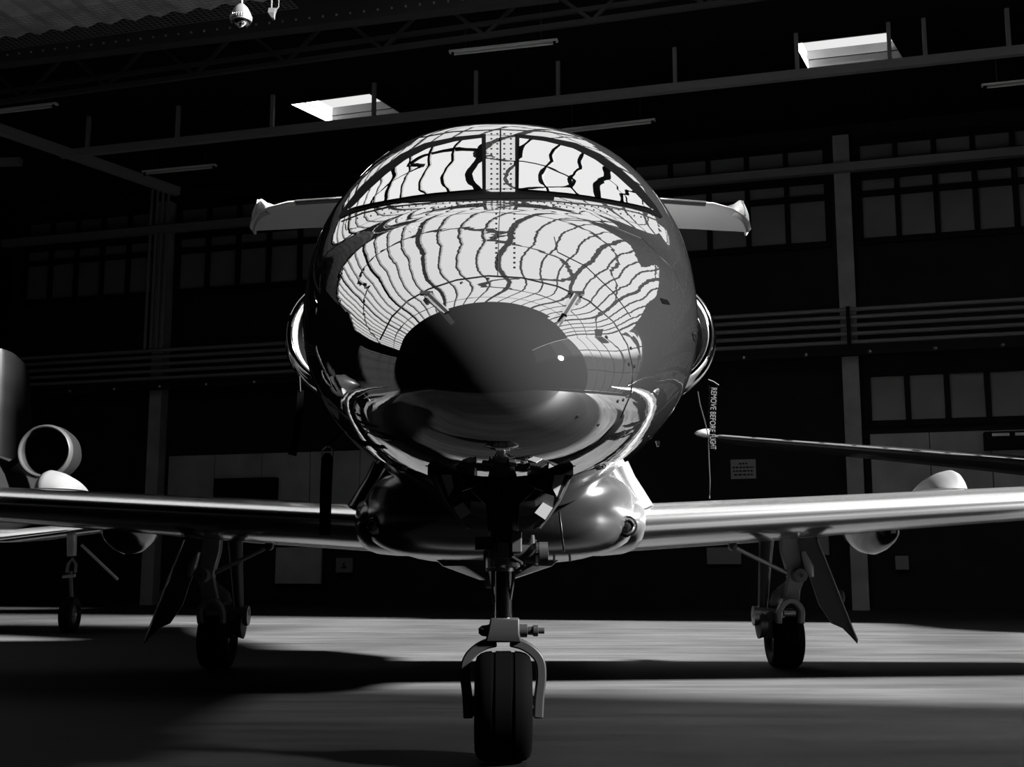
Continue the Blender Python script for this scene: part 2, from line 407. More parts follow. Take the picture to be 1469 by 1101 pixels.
o, r = wall_box('light_switch_box', 484, 801, 507, 822, BOXM, .1)
tag(o, 'small pale electrical box on the wall beneath the left wing root', 'box')
hx = MB(); um = (r[0] + r[1]) / 2; hx.hbox(um - .08, um + .08, r[4] - .01, r[4], r[2] + .12, r[2] + .18); hx.hbox(um - .03, um + .03, r[4] - .01, r[4], r[2] + .18, r[2] + .28)
hx.build('emblem', INK, o, smooth=0)
o, r = wall_box('fuse_box', 1284, 798, 1304, 818, BOXM, .12)
tag(o, 'small pale fuse box on the wall right of the right main wheel', 'box')
o, r = wall_box('fuse_cover', 1014, 786, 1064, 810, BOXM, .06)
tag(o, 'pale flat panel on the wall under the right wing brace', 'panel')
o, r = wall_box('notice_board', 1172, 765, 1190, 797, BOXM, .06)
tag(o, 'narrow pale panel behind the right gear door', 'panel')
o, r = wall_box('pale_board', 398, 786, 462, 838, CLAD, .1)
tag(o, 'pale board leaning low on the wall below the left wing root', 'board')
# the paper notice
o, r = wall_box('notice_sign', 1048, 660, 1085, 687, SIGN, .03, VB - .02)
tag(o, 'white paper notice with four printed lines on the dark back wall', 'sign')
for k in range(4):
    ln = MB()
    z = r[3] - (r[3] - r[2]) * (.22 + .19 * k); wd = (r[1] - r[0]); um = (r[0] + r[1]) / 2; hw = wd * (.17, .42, .4, .37)[k]
    uu = um - hw
    while uu < um + hw - .02:
        l = random.uniform(.05, .11); ln.hbox(uu, min(uu + l, um + hw), r[4] - .004, r[4], z - .022, z + .022); uu += l + .022
    ln.build('printed_line', INK, o, smooth=0)

# ---- roof steel
def bar3(name, p, q, wd, ht, m, parent=None):
    p, q = Vector(p), Vector(q); d = (q - p); L = d.length; d.normalize()
    sd_ = d.cross(Vector((0, 0, 1))); sd_ = sd_.normalized() if sd_.length > .01 else Vector((cT, -sT, 0)); up = sd_.cross(d)
    M = Matrix((d, sd_, up)).transposed()
    return MB().box((p + q) / 2, (L, wd, ht), M).build(name, m, parent, smooth=0)
def lvl(px, py, z): return hall(*on_level(px, py, z), z)
# main hung rail with upright hangers
A, B = lvl(88, 222, 12.0), lvl(1560, 62, 12.0)
rail = empty('hung_rail', (A + B) / 2); tag(rail, 'long grey steel rail hung below the roof, crossing in front of the skylights', 'rail')
bar3('rail_beam', A, B, .16, .2, STEELB, rail)
for x in (125, 254, 390, 536, 683, 801, 969, 1144, 1277, 1328, 1448):
    t = (x - 88) / (1560 - 88); q = A.lerp(B, t)
    lo, hi = 0.0, 1.0
    for _ in range(30):
        md = (lo + hi) / 2; pt = A.lerp(B, md); d = pt - EYE
        c, s_ = math.cos(-YAW), math.sin(-YAW); xx = d.x * c - d.y * s_; yy = d.x * s_ + d.y * c
        depth = yy * math.cos(PITCH) + d.z * math.sin(PITCH); px = PCX + FOC * xx / depth
        if px < x: lo = md
        else: hi = md
    q = A.lerp(B, lo); bar3('hanger', q, q + Vector((0, 0, ZC - 12.02)), .09, .09, STEELB, rail)
# the rafter running back into the left corner
A, B = lvl(-60, 165, 12.0), lvl(255, 275, 11.9)
bar3('roof_rafter', A, B, .22, .24, STEELB); tag(bpy.data.objects['roof_rafter'], 'steel rafter running back to the left wall column under the roof', 'rafter')
A, B = lvl(-60, 235, 12.2), lvl(30, 232, 12.2)
tag(bar3('short_rail', A, B, .2, .2, STEELB), 'short grey steel rail end under the skylight at the left picture edge', 'rail')
# lattice truss nearer the camera
pts_lo = [lvl(x, y, 11.9) for x, y in ((-80, 158), (1560, -68))]
tr = empty('lattice_truss', pts_lo[0].lerp(pts_lo[1], .5)); tag(tr, 'dark lattice roof truss with zigzag braces running across the top of the picture', 'truss')
A, B = pts_lo; up = Vector((0, 0, .42)); top = Vector((0, 0, 1.0))
bar3('lower_chord', A, B, .1, .1, STEELK, tr); bar3('middle_chord', A + up * .62, B + up * .62, .1, .08, STEELK, tr); bar3('upper_chord', A + top, B + top, .1, .1, STEELK, tr)
L = (B - A).length; n = 11
for k in range(n):
    a, b, c = A.lerp(B, k / n), A.lerp(B, (k + .5) / n) + top, A.lerp(B, (k + 1) / n)
    bar3('brace', a, b, .07, .07, STEELK, tr); bar3('brace', b, c, .07, .07, STEELK, tr)
# girder at the edge of the corrugated bay
A, B = lvl(-60, 96, 12.4), lvl(800, -8, 12.4)
gd = bar3('roof_girder', A + Vector((0, 0, .25)), B + Vector((0, 0, .25)), .3, .7, STEELK); tag(gd, 'black riveted roof girder along the edge of the corrugated bay at top left', 'girder')
rv = MB()
for k in range(46): p = A.lerp(B, (k + .5) / 46); rv.box(p + Vector((0, -.17, .06)), (.04, .03, .04))
rv.build('rivets', STEELB, gd, smooth=0)
# corrugated sheet seen at the top left
m = MB(); ua, va = on_level(-60, 75, 12.85); ub, vb = on_level(400, 10, 12.85); prof = []
nw = 15; ua -= 1
rows = []
v_end = min(to_hall(A)[1], to_hall(A.lerp(B, .6))[1]) - .22
for v in (18.0, v_end):
    rows.append([hall(ua + (ub - ua) * i / (nw * 4), v, 12.82 + .05 * math.sin(i * math.pi / 2)) for i in range(nw * 4 + 1)])
m.loft(rows, False, False)
cs = m.build('corrugated_roof_sheet', SHEET); tag(cs, 'ribbed grey corrugated roof sheet behind netting in the top left corner', 'roof sheet')
nb = MB(); zn = 12.35
na, nb_, nc, nd = on_level(-60, 78, zn), on_level(430, 14, zn), None, None
u0, u1, v0, v1 = na[0] - .5, nb_[0], 20.0, na[1] + .1
for i in range(70): uu = u0 + (u1 - u0) * i / 69; nb.hbox(uu - .003, uu + .003, v0, v1, zn - .003, zn + .003)
for i in range(14): vv = v0 + (v1 - v0) * i / 13; nb.hbox(u0, u1, vv - .003, vv + .003, zn - .003, zn + .003)
net = nb.build('wire_net', STEELB, smooth=0); tag(net, 'fine wire bird net stretched below the corrugated sheet at top left', 'net', kind='stuff')

# fluorescent lamps, unlit
def lamp(px0, py0, px1, py1, z, label):
    A, B = lvl(px0, py0, z), lvl(px1, py1, z); r = empty('fluorescent_lamp', (A + B) / 2)
    tag(r, label, 'lamp', 'unlit tube lamps under the roof')
    bar3('lamp_housing', A, B, .12, .05, LAMPM, r)
    MB().tube([A.lerp(B, .04) - Vector((0, 0, .06)), A.lerp(B, .96) - Vector((0, 0, .06))], .025, 8).build('lamp_tube', TUBEM, r)
    for q in (.03, .97):
        p = A.lerp(B, q); MB().box(p - Vector((0, 0, .05)), (.06, .1, .1)).build('end_cap', FRAMEM, r, smooth=0)
    for q in (.15, .85):
        p = A.lerp(B, q); MB().tube([p, Vector((p.x, p.y, ZC - .02))], .012, 6).build('suspension_rod', STEELK, r)
lamp(-60, 166, 82, 149, 12.1, 'unlit tube lamp at the left picture edge under the truss')
lamp(645, 75, 800, 58, 12.1, 'unlit tube lamp above the cockpit, the brightest of them')
lamp(205, 247, 310, 237, 12.0, 'unlit tube lamp in front of the left wall column')
lamp(800, 188, 940, 172, 12.0, 'unlit tube lamp right beside the cockpit roof')
lamp(1408, 123, 1560, 107, 12.1, 'unlit tube lamp at the right picture edge below the skylight')

# dome camera and floodlight on rods
p = at(346, 22, 17); sc_ = .155
dc = empty('dome_camera', p); tag(dc, 'white dome security camera hanging on a rod at the top', 'camera')
MB().lathe([(.17, 0), (.165, .05), (.11, .1), (.02, .145), (-.05, .155), (-.10, .155), (-.105, .13)], p, 'z', 32).build('housing', CAMW, dc)
rb = MB()
for k in range(28):
    a = 2 * math.pi * k / 28; rb.box(p + Vector((.157 * math.cos(a), .157 * math.sin(a), -.045)), (.012, .012, .05), Matrix.Rotation(a, 3, 'Z'))
rb.build('vent_ribs', STEEL, dc, smooth=0)
MB().lathe([(-.1, .125), (-.15, .11), (-.19, .06), (-.2, 0)], p, 'z', 28).build('dome', LENS, dc)
MB().tube([p + Vector((0, 0, .15)), Vector((p.x, p.y, ZC - .02))], .02, 8).build('rod', CAMW, dc)
p = at(391, 18, 17)
fl = empty('floodlight', p); tag(fl, 'small white floodlight hanging beside the dome camera', 'floodlight')
MB().loft([[p + Vector((-.055, -.03, .06)), p + Vector((.055, -.03, .06)), p + Vector((.055, .05, .06)), p + Vector((-.055, .05, .06))],
           [p + Vector((-.06, -.05, -.02)), p + Vector((.03, -.05, -.02)), p + Vector((.03, .06, -.02)), p + Vector((-.06, .06, -.02))],
           [p + Vector((.0, -.04, -.1)), p + Vector((.03, -.04, -.1)), p + Vector((.03, .04, -.1)), p + Vector((.0, .04, -.1))]]).build('lamp_body', CAMW, fl, smooth=0)
MB().tube([p + Vector((.09, 0, .1)), p + Vector((.04, 0, .03)), p + Vector((.0, 0, -.03))], .012, 6).build('bracket', CAMW, fl)
MB().tube([p + Vector((-.02, 0, .06)), Vector((p.x - .02, p.y, ZC))], .012, 6).build('rod', CAMW, fl)
MB().tube([p + Vector((.085, 0, .09)), Vector((p.x + .085, p.y, ZC))], .008, 6).build('cable', CAMW, fl)

# =================================================================== THE AIRCRAFT
JET = empty('business_jet', (0, 5.8, 0))
tag(JET, 'polished business jet facing the camera on its landing gear, filling the picture', 'aircraft')
T = [  # depth, half width, top, bottom, height of widest point
 (4.15, 0, 1.52, 1.52, 1.52), (4.17, .12, 1.63, 1.42, 1.52), (4.22, .22, 1.72, 1.36, 1.53), (4.32, .33, 1.82, 1.31, 1.55),
 (4.6, .50, 1.99, 1.27, 1.62), (5.0, .68, 2.24, 1.25, 1.75), (5.5, .86, 2.53, 1.24, 1.95), (5.9, .97, 2.72, 1.24, 2.08),
 (6.3, 1.04, 3.05, 1.24, 2.2), (6.7, 1.085, 3.36, 1.24, 2.3), (7.1, 1.09, 3.57, 1.24, 2.35), (7.6, 1.09, 3.65, 1.24, 2.38),
 (9.5, 1.08, 3.64, 1.24, 2.4), (12, 1.02, 3.58, 1.35, 2.45), (14, .78, 3.5, 1.8, 2.65), (17, .42, 3.5, 2.6, 3.05), (19.5, .14, 3.4, 3.0, 3.2)]
S = [math.sqrt(r[0] - 4.15) for r in T]
def slopes(ys):
    h = [S[i + 1] - S[i] for i in range(len(S) - 1)]; d = [(ys[i + 1] - ys[i]) / h[i] for i in range(len(h))]; m = [d[0]] + [0] * (len(S) - 2) + [d[-1]]
    for i in range(1, len(S) - 1):
        if d[i - 1] * d[i] > 0:
            w1, w2 = 2 * h[i] + h[i - 1], h[i] + 2 * h[i - 1]; m[i] = (w1 + w2) / (w1 / d[i - 1] + w2 / d[i])
    return m
CH = [[r[k] for r in T] for k in range(1, 5)]; SL = [slopes(c) for c in CH]
def section(s):
    i = 0
    while i < len(S) - 2 and s > S[i + 1]: i += 1
    h = S[i + 1] - S[i]; t = (s - S[i]) / h; o = []
    for c, m in zip(CH, SL):
        o.append((2 * t**3 - 3 * t**2 + 1) * c[i] + (t**3 - 2 * t**2 + t) * h * m[i] + (-2 * t**3 + 3 * t**2) * c[i + 1] + (t**3 - t**2) * h * m[i + 1])
    return o
NS, NR = 150, 128
rings = []
for k in range(NS + 1):
    s = S[-1] * (k / NS) ** 1.25 if k else .012
    y = 4.15 + s * s; wd, zt, zb, zc = section(s); ring = []
    for j in range(NR):
        a = 2 * math.pi * j / NR; ca, sa = math.cos(a), math.sin(a)
        nexp = 2.0 + .28 * (1 if sa > 0 else 0) * min(1, max(0, (y - 5.4) / 1.2)) + .08
        e = 2 / nexp
        x = wd * math.copysign(abs(ca) ** e, ca); hz = (zt - zc) if sa > 0 else (zc - zb)
        ring.append(Vector((x, y, zc + hz * math.copysign(abs(sa) ** e, sa))))
    rings.append(ring)
BAYX, BAY0, BAY1 = .30, 5.02, 6.7
fm = MB(); fm.loft(rings, True, True)
SKIN = BVHTree.FromPolygons([tuple(p) for p in fm.v], fm.f)
def in_bay(face):
    c = sum((fm.v[i] for i in face), Vector()) / len(face); return abs(c.x) < BAYX and BAY0 < c.y < BAY1 and c.z < 1.6
fm.f = [q for q in fm.f if len(q) > 4 or not in_bay(q)]
fus = fm.build('fuselage', PAINT, JET, smooth=60)
def skin(px, py, off=.004):
    """point of the fuselage skin seen at a photo pixel, lifted off by off; slides toward the centre line if the pixel misses"""
    for k in range(60):
        d = pray(px, py).normalized(); h = SKIN.ray_cast(EYE, d)
        if h[0] is not None:
            n = h[1] if h[1].dot(d) < 0 else -h[1]
            return h[0] + n * off, n
        px += (718 - px) * .012; py += (430 - py) * .012
    return None
def patch(name, m, top, bot, n, k, off, parent, smooth=60, thick=.004):
    """sheet lying on the skin between two pixel polylines"""
    def along(pl, t):
        L = [0]
        for a, b in zip(pl, pl[1:]): L.append(L[-1] + math.hypot(b[0] - a[0], b[1] - a[1]))
        q = t * L[-1]
        for i in range(len(pl) - 1):
            if q <= L[i + 1] + 1e-9:
                f_ = (q - L[i]) / max(1e-9, L[i + 1] - L[i]); return (pl[i][0] + (pl[i + 1][0] - pl[i][0]) * f_, pl[i][1] + (pl[i + 1][1] - pl[i][1]) * f_)
        return pl[-1]
    rows, back = [], []
    for i in range(n + 1):
        a, b = along(top, i / n), along(bot, i / n); r, r2 = [], []
        for j in range(k + 1):
            t = j / k; h = skin(a[0] + (b[0] - a[0]) * t, a[1] + (b[1] - a[1]) * t, off); r.append(h[0]); r2.append(h[0] - h[1] * thick)
        rows.append(r); back.append(r2)
    o = MB().loft(rows, False, False).build(name, m, parent, smooth=smooth)
    return o
def seam(name, pl, r, m, parent, step=8, off=0.0):
    pts = []
    for (x0, y0), (x1, y1) in zip(pl, pl[1:]):
        n = max(1, int(math.hypot(x1 - x0, y1 - y0) / step))
        for i in range(n): pts.append(skin(x0 + (x1 - x0) * i / n, y0 + (y1 - y0) * i / n, off)[0])
    pts.append(skin(*pl[-1], off)[0])
    clean = [pts[0]]
    for p in pts[1:]:
        if (p - clean[-1]).length > .004: clean.append(p)
    return MB().tube(clean, r, 6).build(name, m, parent)
def mir(pl): return [(1436 - x, y) for x, y in pl]

# windshield: black surround, panes, cowl strip, rivets
for sgn in (-1, 1):
    fx = (lambda pl: pl) if sgn < 0 else mir
    surround_t = fx([(697, 193), (655, 197), (610, 206), (575, 222), (545, 244), (518, 268), (496, 296), (486, 312)])
    surround_b = fx([(697, 278), (655, 281), (620, 284), (590, 288), (560, 293), (530, 299), (505, 306), (488, 314)])
    patch('windshield_frame', BLACK, surround_t, surround_b, 40, 12, .004, JET)
    pt = fx([(691, 201), (655, 205.5), (614, 216), (583, 232), (555, 253), (530, 276), (511, 296), (502, 304)])
    pb = fx([(692, 274), (655, 277), (622, 280), (592, 284), (562, 289), (535, 294), (512, 299), (500, 303)])
    o = patch('windshield_pane', GLASS, pt, pb, 40, 16, .012, JET)
    # side window just visible behind the silhouette edge
o = patch('cowl_strip', BLACK, [(572, 288), (620, 281), (697, 276), (739, 276), (795, 280)], [(572, 291), (620, 289), (697, 286), (739, 286), (795, 287)], 40, 2, .003, JET)
seam('center_seam', [(718, 186), (718, 287)], .0045, BLACK, JET, off=.002)
seam('roof_seam', [(600, 198), (650, 189), (718, 186), (786, 189), (836, 198)], .0025, SEAM, JET, off=.001)
def rivets(name, pts, m, r=.006):
    mb = MB()
    for p in pts:
        h = skin(p[0], p[1], .003)
        if h is None: continue
        t = h[1].cross(Vector((0, 0, 1))).normalized(); b = h[1].cross(t)
        ring = [h[0] + (t * math.cos(q) + b * math.sin(q)) * r for q in [k * math.pi / 3 for k in range(6)]]
        ring2 = [p_ - h[1] * .004 for p_ in ring]
        mb.loft([ring2, ring])
    return mb.build(name, m, JET, smooth=0)
pp = []
for x in (705, 713.5, 723.5, 733): pp += [(x, 192 + 7.2 * k) for k in range(12)]
rivets('post_rivets', pp, RIVET)
pp = []
for t in range(46):
    x = 500 + 436 * t / 45; q = abs(x - 718) / 218; y = 289 + 20 * q ** 2.0
    if abs(x - 718) > 15: pp.append((x, y)); pp.append((x + 3, y + 4 + 2 * q))
rivets('cowl_rivets', pp, RIVET, .0045)
pp = []
for x in (712, 738): pp += [(x, 300 + 7 * k) for k in range(13)]
rivets('nose_rivets', pp, RIVET, .005)
seam('cowl_seam', [(490, 318), (520, 306), (560, 297), (640, 289), (718, 287), (796, 289), (876, 297), (916, 306), (946, 318)], .003, SEAM, JET, off=.001)
seam('center_joint', [(718, 288), (716, 320), (714, 396)], .002, SEAM, JET, off=.001)
seam('radome_seam', [(545, 488), (562, 455), (585, 432), (615, 415), (655, 402), (700, 396), (750, 399), (800, 411), (845, 432), (880, 462), (900, 495), (908, 530), (905, 565), (890, 600), (860, 632), (820, 655)], .003, SEAM, JET, off=.0005)
seam('panel_seam', [(795, 340), (800, 362), (840, 382), (880, 420), (905, 455)], .002, SEAM, JET, off=.0005)
seam('panel_seam', [(796, 315), (860, 318), (920, 342), (965, 385), (985, 430)], .002, SEAM, JET, off=.0005)
seam('panel_seam', [(452, 392), (470, 362), (505, 336), (545, 322)], .002, SEAM, JET, off=.0005)
# small ports and plates on the skin
patch('static_port', BLACK, [(946, 428), (957, 431)], [(950, 436), (961, 438)], 2, 2, .003, JET)
patch('static_port', BLACK, [(992, 477), (998, 482)], [(995, 489), (1000, 492)], 2, 2, .003, JET)
patch('access_plate', BLACK, [(510, 572), (526, 574)], [(519, 588), (522, 586)], 3, 3, .003, JET)
for x, y in ((902, 523), (910, 526), (886, 576), (894, 574), (870, 484)): pass
rivets('radome_screws', [(902, 523), (910, 526), (886, 576), (894, 574), (870, 484), (828, 598), (905, 500), (858, 610), (700, 400), (662, 406)], RIVET, .007)
# flat probes on the nose
for a, b in (((614, 425), (646, 458)), ((827, 425), (804, 461))):
    p, n1 = skin(*a, .012); q, n2 = skin(*b, .03)
    pr = MB().strip([p - n1 * .012, p, q], [.03, .026, .022], .008, (p - q).cross(n1)).build('pitot_probe', CHROME, JET, smooth=0)
    MB().strip([p.lerp(q, .1) + n1 * .0045, q + n2 * .0045], .012, .002, (p - q).cross(n1)).build('probe_core', GEARD, pr, smooth=0)
    MB().box(p, (.05, .03, .012), Matrix.Identity(3)).build('probe_mount', STEEL, pr, smooth=0)
# nose gear bay
z_sk = 1.255
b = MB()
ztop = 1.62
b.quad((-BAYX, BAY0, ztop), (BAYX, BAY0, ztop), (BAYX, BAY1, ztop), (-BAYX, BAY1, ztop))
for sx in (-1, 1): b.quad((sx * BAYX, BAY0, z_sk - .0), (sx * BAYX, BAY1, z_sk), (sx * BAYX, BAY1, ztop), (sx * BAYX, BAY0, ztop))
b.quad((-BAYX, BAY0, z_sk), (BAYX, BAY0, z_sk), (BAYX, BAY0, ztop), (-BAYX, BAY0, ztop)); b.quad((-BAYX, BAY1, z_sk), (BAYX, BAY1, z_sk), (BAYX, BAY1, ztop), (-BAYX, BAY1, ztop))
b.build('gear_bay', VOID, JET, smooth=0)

# nose gear doors
for sgn in (-1, 1):
    def gx(px): return px if sgn < 0 else 1443 - px
    prof = [(615, 640), (619, 664), (628, 692), (640, 718), (655, 740), (669, 758)]
    rows = []
    for yy, kk in ((5.3, 0), (5.75, .0), (6.25, .03)):
        row = []
        for x, y in prof:
            p = at(gx(x), y, 5.3); row.append(Vector((p.x, yy, p.z + kk)))
        rows.append(row)
    inner = []
    outer = MB(); n = len(prof)
    front = rows[0]; rings_ = []
    for i in range(n):
        t = (front[min(i + 1, n - 1)] - front[max(i - 1, 0)]).normalized(); nrm = Vector((-t.z, 0, t.x)) * (1 if sgn < 0 else -1)
        if nrm.x * sgn > 0: nrm = -nrm                      # towards the centre line
        taper = .022 * min(1, .3 + (n - 1 - i) / 2.5)
        p, q = rows[0][i], rows[2][i]
        rings_.append([p, q, q + nrm * taper, p + nrm * taper])
    outer.loft(rings_)
    door = outer.build('nose_gear_door', PAINT, JET, smooth=30)
    MB().tube([rings_[i][0] + Vector((0, -.004, 0)) for i in range(n)], .006, 6).build('door_edge', STEEL, door)  # bright tube added to stand for the lit door edge
    # inner lining, bracket block and its striped pad
    def dp(px, py, Y=5.27): return at(gx(px), py, Y)
    MB().loft([[dp(622, 652), dp(643, 655), dp(643, 655, 5.5), dp(622, 652, 5.5)], [dp(633, 682), dp(648, 684), dp(648, 684, 5.5), dp(633, 682, 5.5)], [dp(644, 713), dp(651, 700), dp(651, 700, 5.5), dp(644, 713, 5.5)]]).build('door_lining', DLIN, door, smooth=0)
    MB().loft([[dp(648, 712, 5.24), dp(668, 706, 5.24), dp(668, 706, 5.6), dp(648, 712, 5.6)], [dp(650, 730, 5.24), dp(676, 718, 5.24), dp(676, 718, 5.6), dp(650, 730, 5.6)], [dp(660, 748, 5.24), dp(672, 742, 5.24), dp(672, 742, 5.6), dp(660, 748, 5.6)]]).build('door_bracket', GEARD, door, smooth=0)
    MB().loft([[dp(650, 729, 5.22), dp(664, 721, 5.22), dp(664, 721, 5.25), dp(650, 729, 5.25)], [dp(661, 746, 5.22), dp(676, 736, 5.22), dp(676, 736, 5.25), dp(661, 746, 5.25)]]).build('door_pad', DLIN, door, smooth=0)
    MB().tube([dp(648, 668, 5.5), dp(662, 700, 5.6), dp(690, 690, 5.75)], .02, 8).build('door_link', GEARD, door)

# nose gear
YW = 5.8
AX = at(718, 1018, YW).z; AX = .25
TX = at(722, 1000, YW).x
def gp(px, py, Y=YW): return at(px, py, Y)
top = gp(721, 670); bot = gp(721, 800)
ng = MB().tube([Vector((TX, YW, 1.5)), Vector((TX, YW, bot.z))], [.072, .07], 24).build('nose_gear_strut', NGEAR, JET)
MB().box((TX - .025, YW - .07, 1.12), (.02, .02, .34)).box((TX + .03, YW - .07, 1.12), (.02, .02, .34)).build('strut_rails', GEARD, ng, smooth=0)
# drag frame: dark triangular plates
for sgn in (-1, 1):
    q = [gp(721 + sgn * 56, 694), gp(721 + sgn * 24, 725), gp(721 + sgn * 21, 762), gp(721 + sgn * 6, 762), gp(721 + sgn * 6, 694)]
    MB().loft([[p + Vector((0, -.03, 0)) for p in q], [p + Vector((0, .03, 0)) for p in q]]).build('drag_plate', GEARD, ng, smooth=0)
MB().tube([gp(660, 690, 5.95), gp(782, 690, 5.95)], .035, 12).build('trunnion', GEARD, ng)
zc1, zc0 = gp(721, 792).z, gp(721, 820).z
MB().lathe([(zc1 + .05, .07), (zc1 + .04, .085), (zc1 - .03, .085), (zc1 - .035, .078), (zc0 + .02, .078), (zc0 + .015, .085), (zc0, .085), (zc0, .04)], (TX, YW, 0), 'z', 32).build('strut_collar', STEEL, ng)
zf = gp(721, 890).z
MB().tube([Vector((TX, YW, zc0 + .02)), Vector((TX, YW, zf - .02))], .041, 28).build('chrome_piston', CHROME, ng)
MB().tube([Vector((TX - .045, YW + .06, zc0)), Vector((TX - .045, YW + .09, zf + .15)), Vector((TX - .03, YW + .05, zf))], .014, 8).build('torque_link', GEARD, ng)
MB().loft([[gp(707 + 28 * 0, 800, 5.95), gp(700, 812, 5.95), gp(704, 838, 5.95), gp(712, 848, 5.95)], [gp(707, 800, 6.0), gp(700, 812, 6.0), gp(704, 838, 6.0), gp(712, 848, 6.0)]]).build('torque_arm', GEARD, ng, smooth=0)
# steering unit at right of the collar
MB().lathe([(-.06, 0), (-.06, .04), (.05, .045), (.06, .055), (.1, .055), (.1, .035), (.105, 0)], gp(755, 795, 5.74), 'x', 24).build('steering_actuator', GEARD, ng)
MB().lathe([(0, .056), (.012, .056), (.012, .04)], gp(768, 796, 5.72), 'x', 24).build('actuator_ring', CHROME, ng)
MB().tube([gp(763, 785, 5.74), gp(763, 768, 5.74)], [.02, .012], 10).tube([gp(756, 777, 5.74), gp(770, 777, 5.74)], .008, 6).build('hydraulic_fitting', GEARD, ng)
MB().box(gp(741, 778, 5.72), (.05, .05, .1)).build('valve_block', STEEL, ng, smooth=0, bevel=.006)
MB().box(gp(694, 780, 5.74), (.08, .06, .06)).tube([gp(697, 790, 5.74), gp(697, 815, 5.74)], .012, 8).build('relay_box', GEARD, ng, smooth=0)
MB().tube([gp(735, 800, 5.7), gp(748, 808, 5.68), gp(752, 812, 5.7), gp(738, 822, 5.75), gp(732, 860, 5.78)], .008, 6).build('brake_hose', GEARD, ng)
# fork
crown = MB()
crown.loft([[Vector((TX - .06, YW - .06, zf + .01)), Vector((TX + .075, YW - .06, zf + .01)), Vector((TX + .075, YW + .06, zf + .01)), Vector((TX - .06, YW + .06, zf + .01))],
            [Vector((TX - .075, YW - .07, zf - .06)), Vector((TX + .075, YW - .07, zf - .06)), Vector((TX + .075, YW + .07, zf - .06)), Vector((TX - .075, YW + .07, zf - .06))],
            [Vector((TX - .085, YW - .06, zf - .10)), Vector((TX + .085, YW - .06, zf - .10)), Vector((TX + .085, YW + .06, zf - .10)), Vector((TX - .085, YW + .06, zf - .10))]])
fork = crown.build('fork', NGEAR, ng, smooth=30, bevel=.008)
for sgn in (-1, 1):
    q = [(732, 921), (748, 925), (763, 934), (774, 948), (776.5, 970), (773.5, 1000), (772, 1030)]
    pts = [gp(722 + sgn * (x - 722), y) for x, y in q]
    MB().strip(smooth_pts(pts), .095, .045, (0, 1, 0)).build('fork_arm', NGEAR, fork, smooth=40, bevel=.008)
MB().lathe([(-.115, 0), (-.115, .012), (-.10, .024), (-.07, .028), (-.07, .03), (.11, .03), (.112, .018), (.135, .02), (.14, .026), (.16, .026), (.162, .014), (.19, .014), (.19, 0)], (TX, YW - .03, gp(721, 905).z), 'x', 16).build('tow_pin', GEARD, fork)
MB().lathe([(-.18, 0), (-.18, .035), (-.155, .045), (-.12, .045), (-.12, .02), (.12, .02), (.12, .045), (.155, .045), (.18, .035), (.18, 0)], (TX, YW, AX), 'x', 20).build('axle', GEARD, fork)
def tyre(parent, c, rad, wid, grooves=(-.3, .3)):
    w2 = wid / 2; prof = []
    prof = [(-w2 * .62, rad * .5), (-w2 * .85, rad * .56), (-w2 * .98, rad * .70), (-w2, rad * .80), (-w2 * .93, rad * .90), (-w2 * .8, rad * .955), (-w2 * .62, rad * .985)]
    for g in grooves: prof += [((g - .035) * wid, rad * .997), ((g - .03) * wid, rad * .975), ((g + .03) * wid, rad * .975), ((g + .035) * wid, rad * .997)]
    prof += [(-h, r) for h, r in reversed(prof[:7])]
    t = MB().lathe(prof, c, 'x', 56).build('tyre', RUBBER, parent, smooth=40)
    hb = [(-w2 * .7, 0), (-w2 * .7, rad * .16), (-w2 * .5, rad * .2), (-w2 * .45, rad * .44), (-w2 * .64, rad * .5), (-w2 * .6, rad * .54)]
    MB().lathe(hb + [(-h, r) for h, r in reversed(hb)], c, 'x', 40).build('wheel_hub', GEARD, parent, smooth=30)
tyre(ng, (TX, YW, AX), .25, .262, (-.17, .17))

# wing --------------------------------------------------------------
def airfoil(chord, thick, n=22, x0=0.0, x1=1.0, off=0.0):
    up, lo = [], []
    for k in range(n + 1):
        x = x0 + (x1 - x0) * .5 * (1 - math.cos(math.pi * k / n)) if x0 == 0 else x0 + (x1 - x0) * k / n
        yt = 5 * thick * (.2969 * math.sqrt(x) - .126 * x - .3516 * x**2 + .2843 * x**3 - .1036 * x**4); cam_ = .02 * 4 * x * (1 - x)
        up.append((x * chord, (cam_ + yt) * chord + off)); lo.append((x * chord, (cam_ - yt) * chord - off))
    return up, lo
WST = [  # span x, LE depth, LE height, chord, thickness, incidence drop
 (.5, 9.32, 1.235, 2.75, .125, .070), (1.02, 9.36, 1.26, 2.72, .125, .070), (2.4, 9.46, 1.335, 2.58, .122, .066), (4.2, 9.60, 1.435, 2.3, .12, .05), (6.2, 9.78, 1.545, 1.95, .118, .035), (8.0, 9.95, 1.64, 1.6, .11, .03)]
def wing_at(x):
    i = 0
    while i < len(WST) - 2 and x > WST[i + 1][0]: i += 1
    a, b = WST[i], WST[i + 1]; t = (x - a[0]) / (b[0] - a[0]); return [p + (q - p) * t for p, q in zip(a, b)]
def wing_point(x, c, up):
    _, ly, lz, ch, th, dr = wing_at(x); u_, l_ = airfoil(ch, th, 1, c, c + 1e-4); q = (u_ if up else l_)[0]
    return Vector((x, ly + q[0], lz + q[1] - dr * q[0]))
WINGS = {}
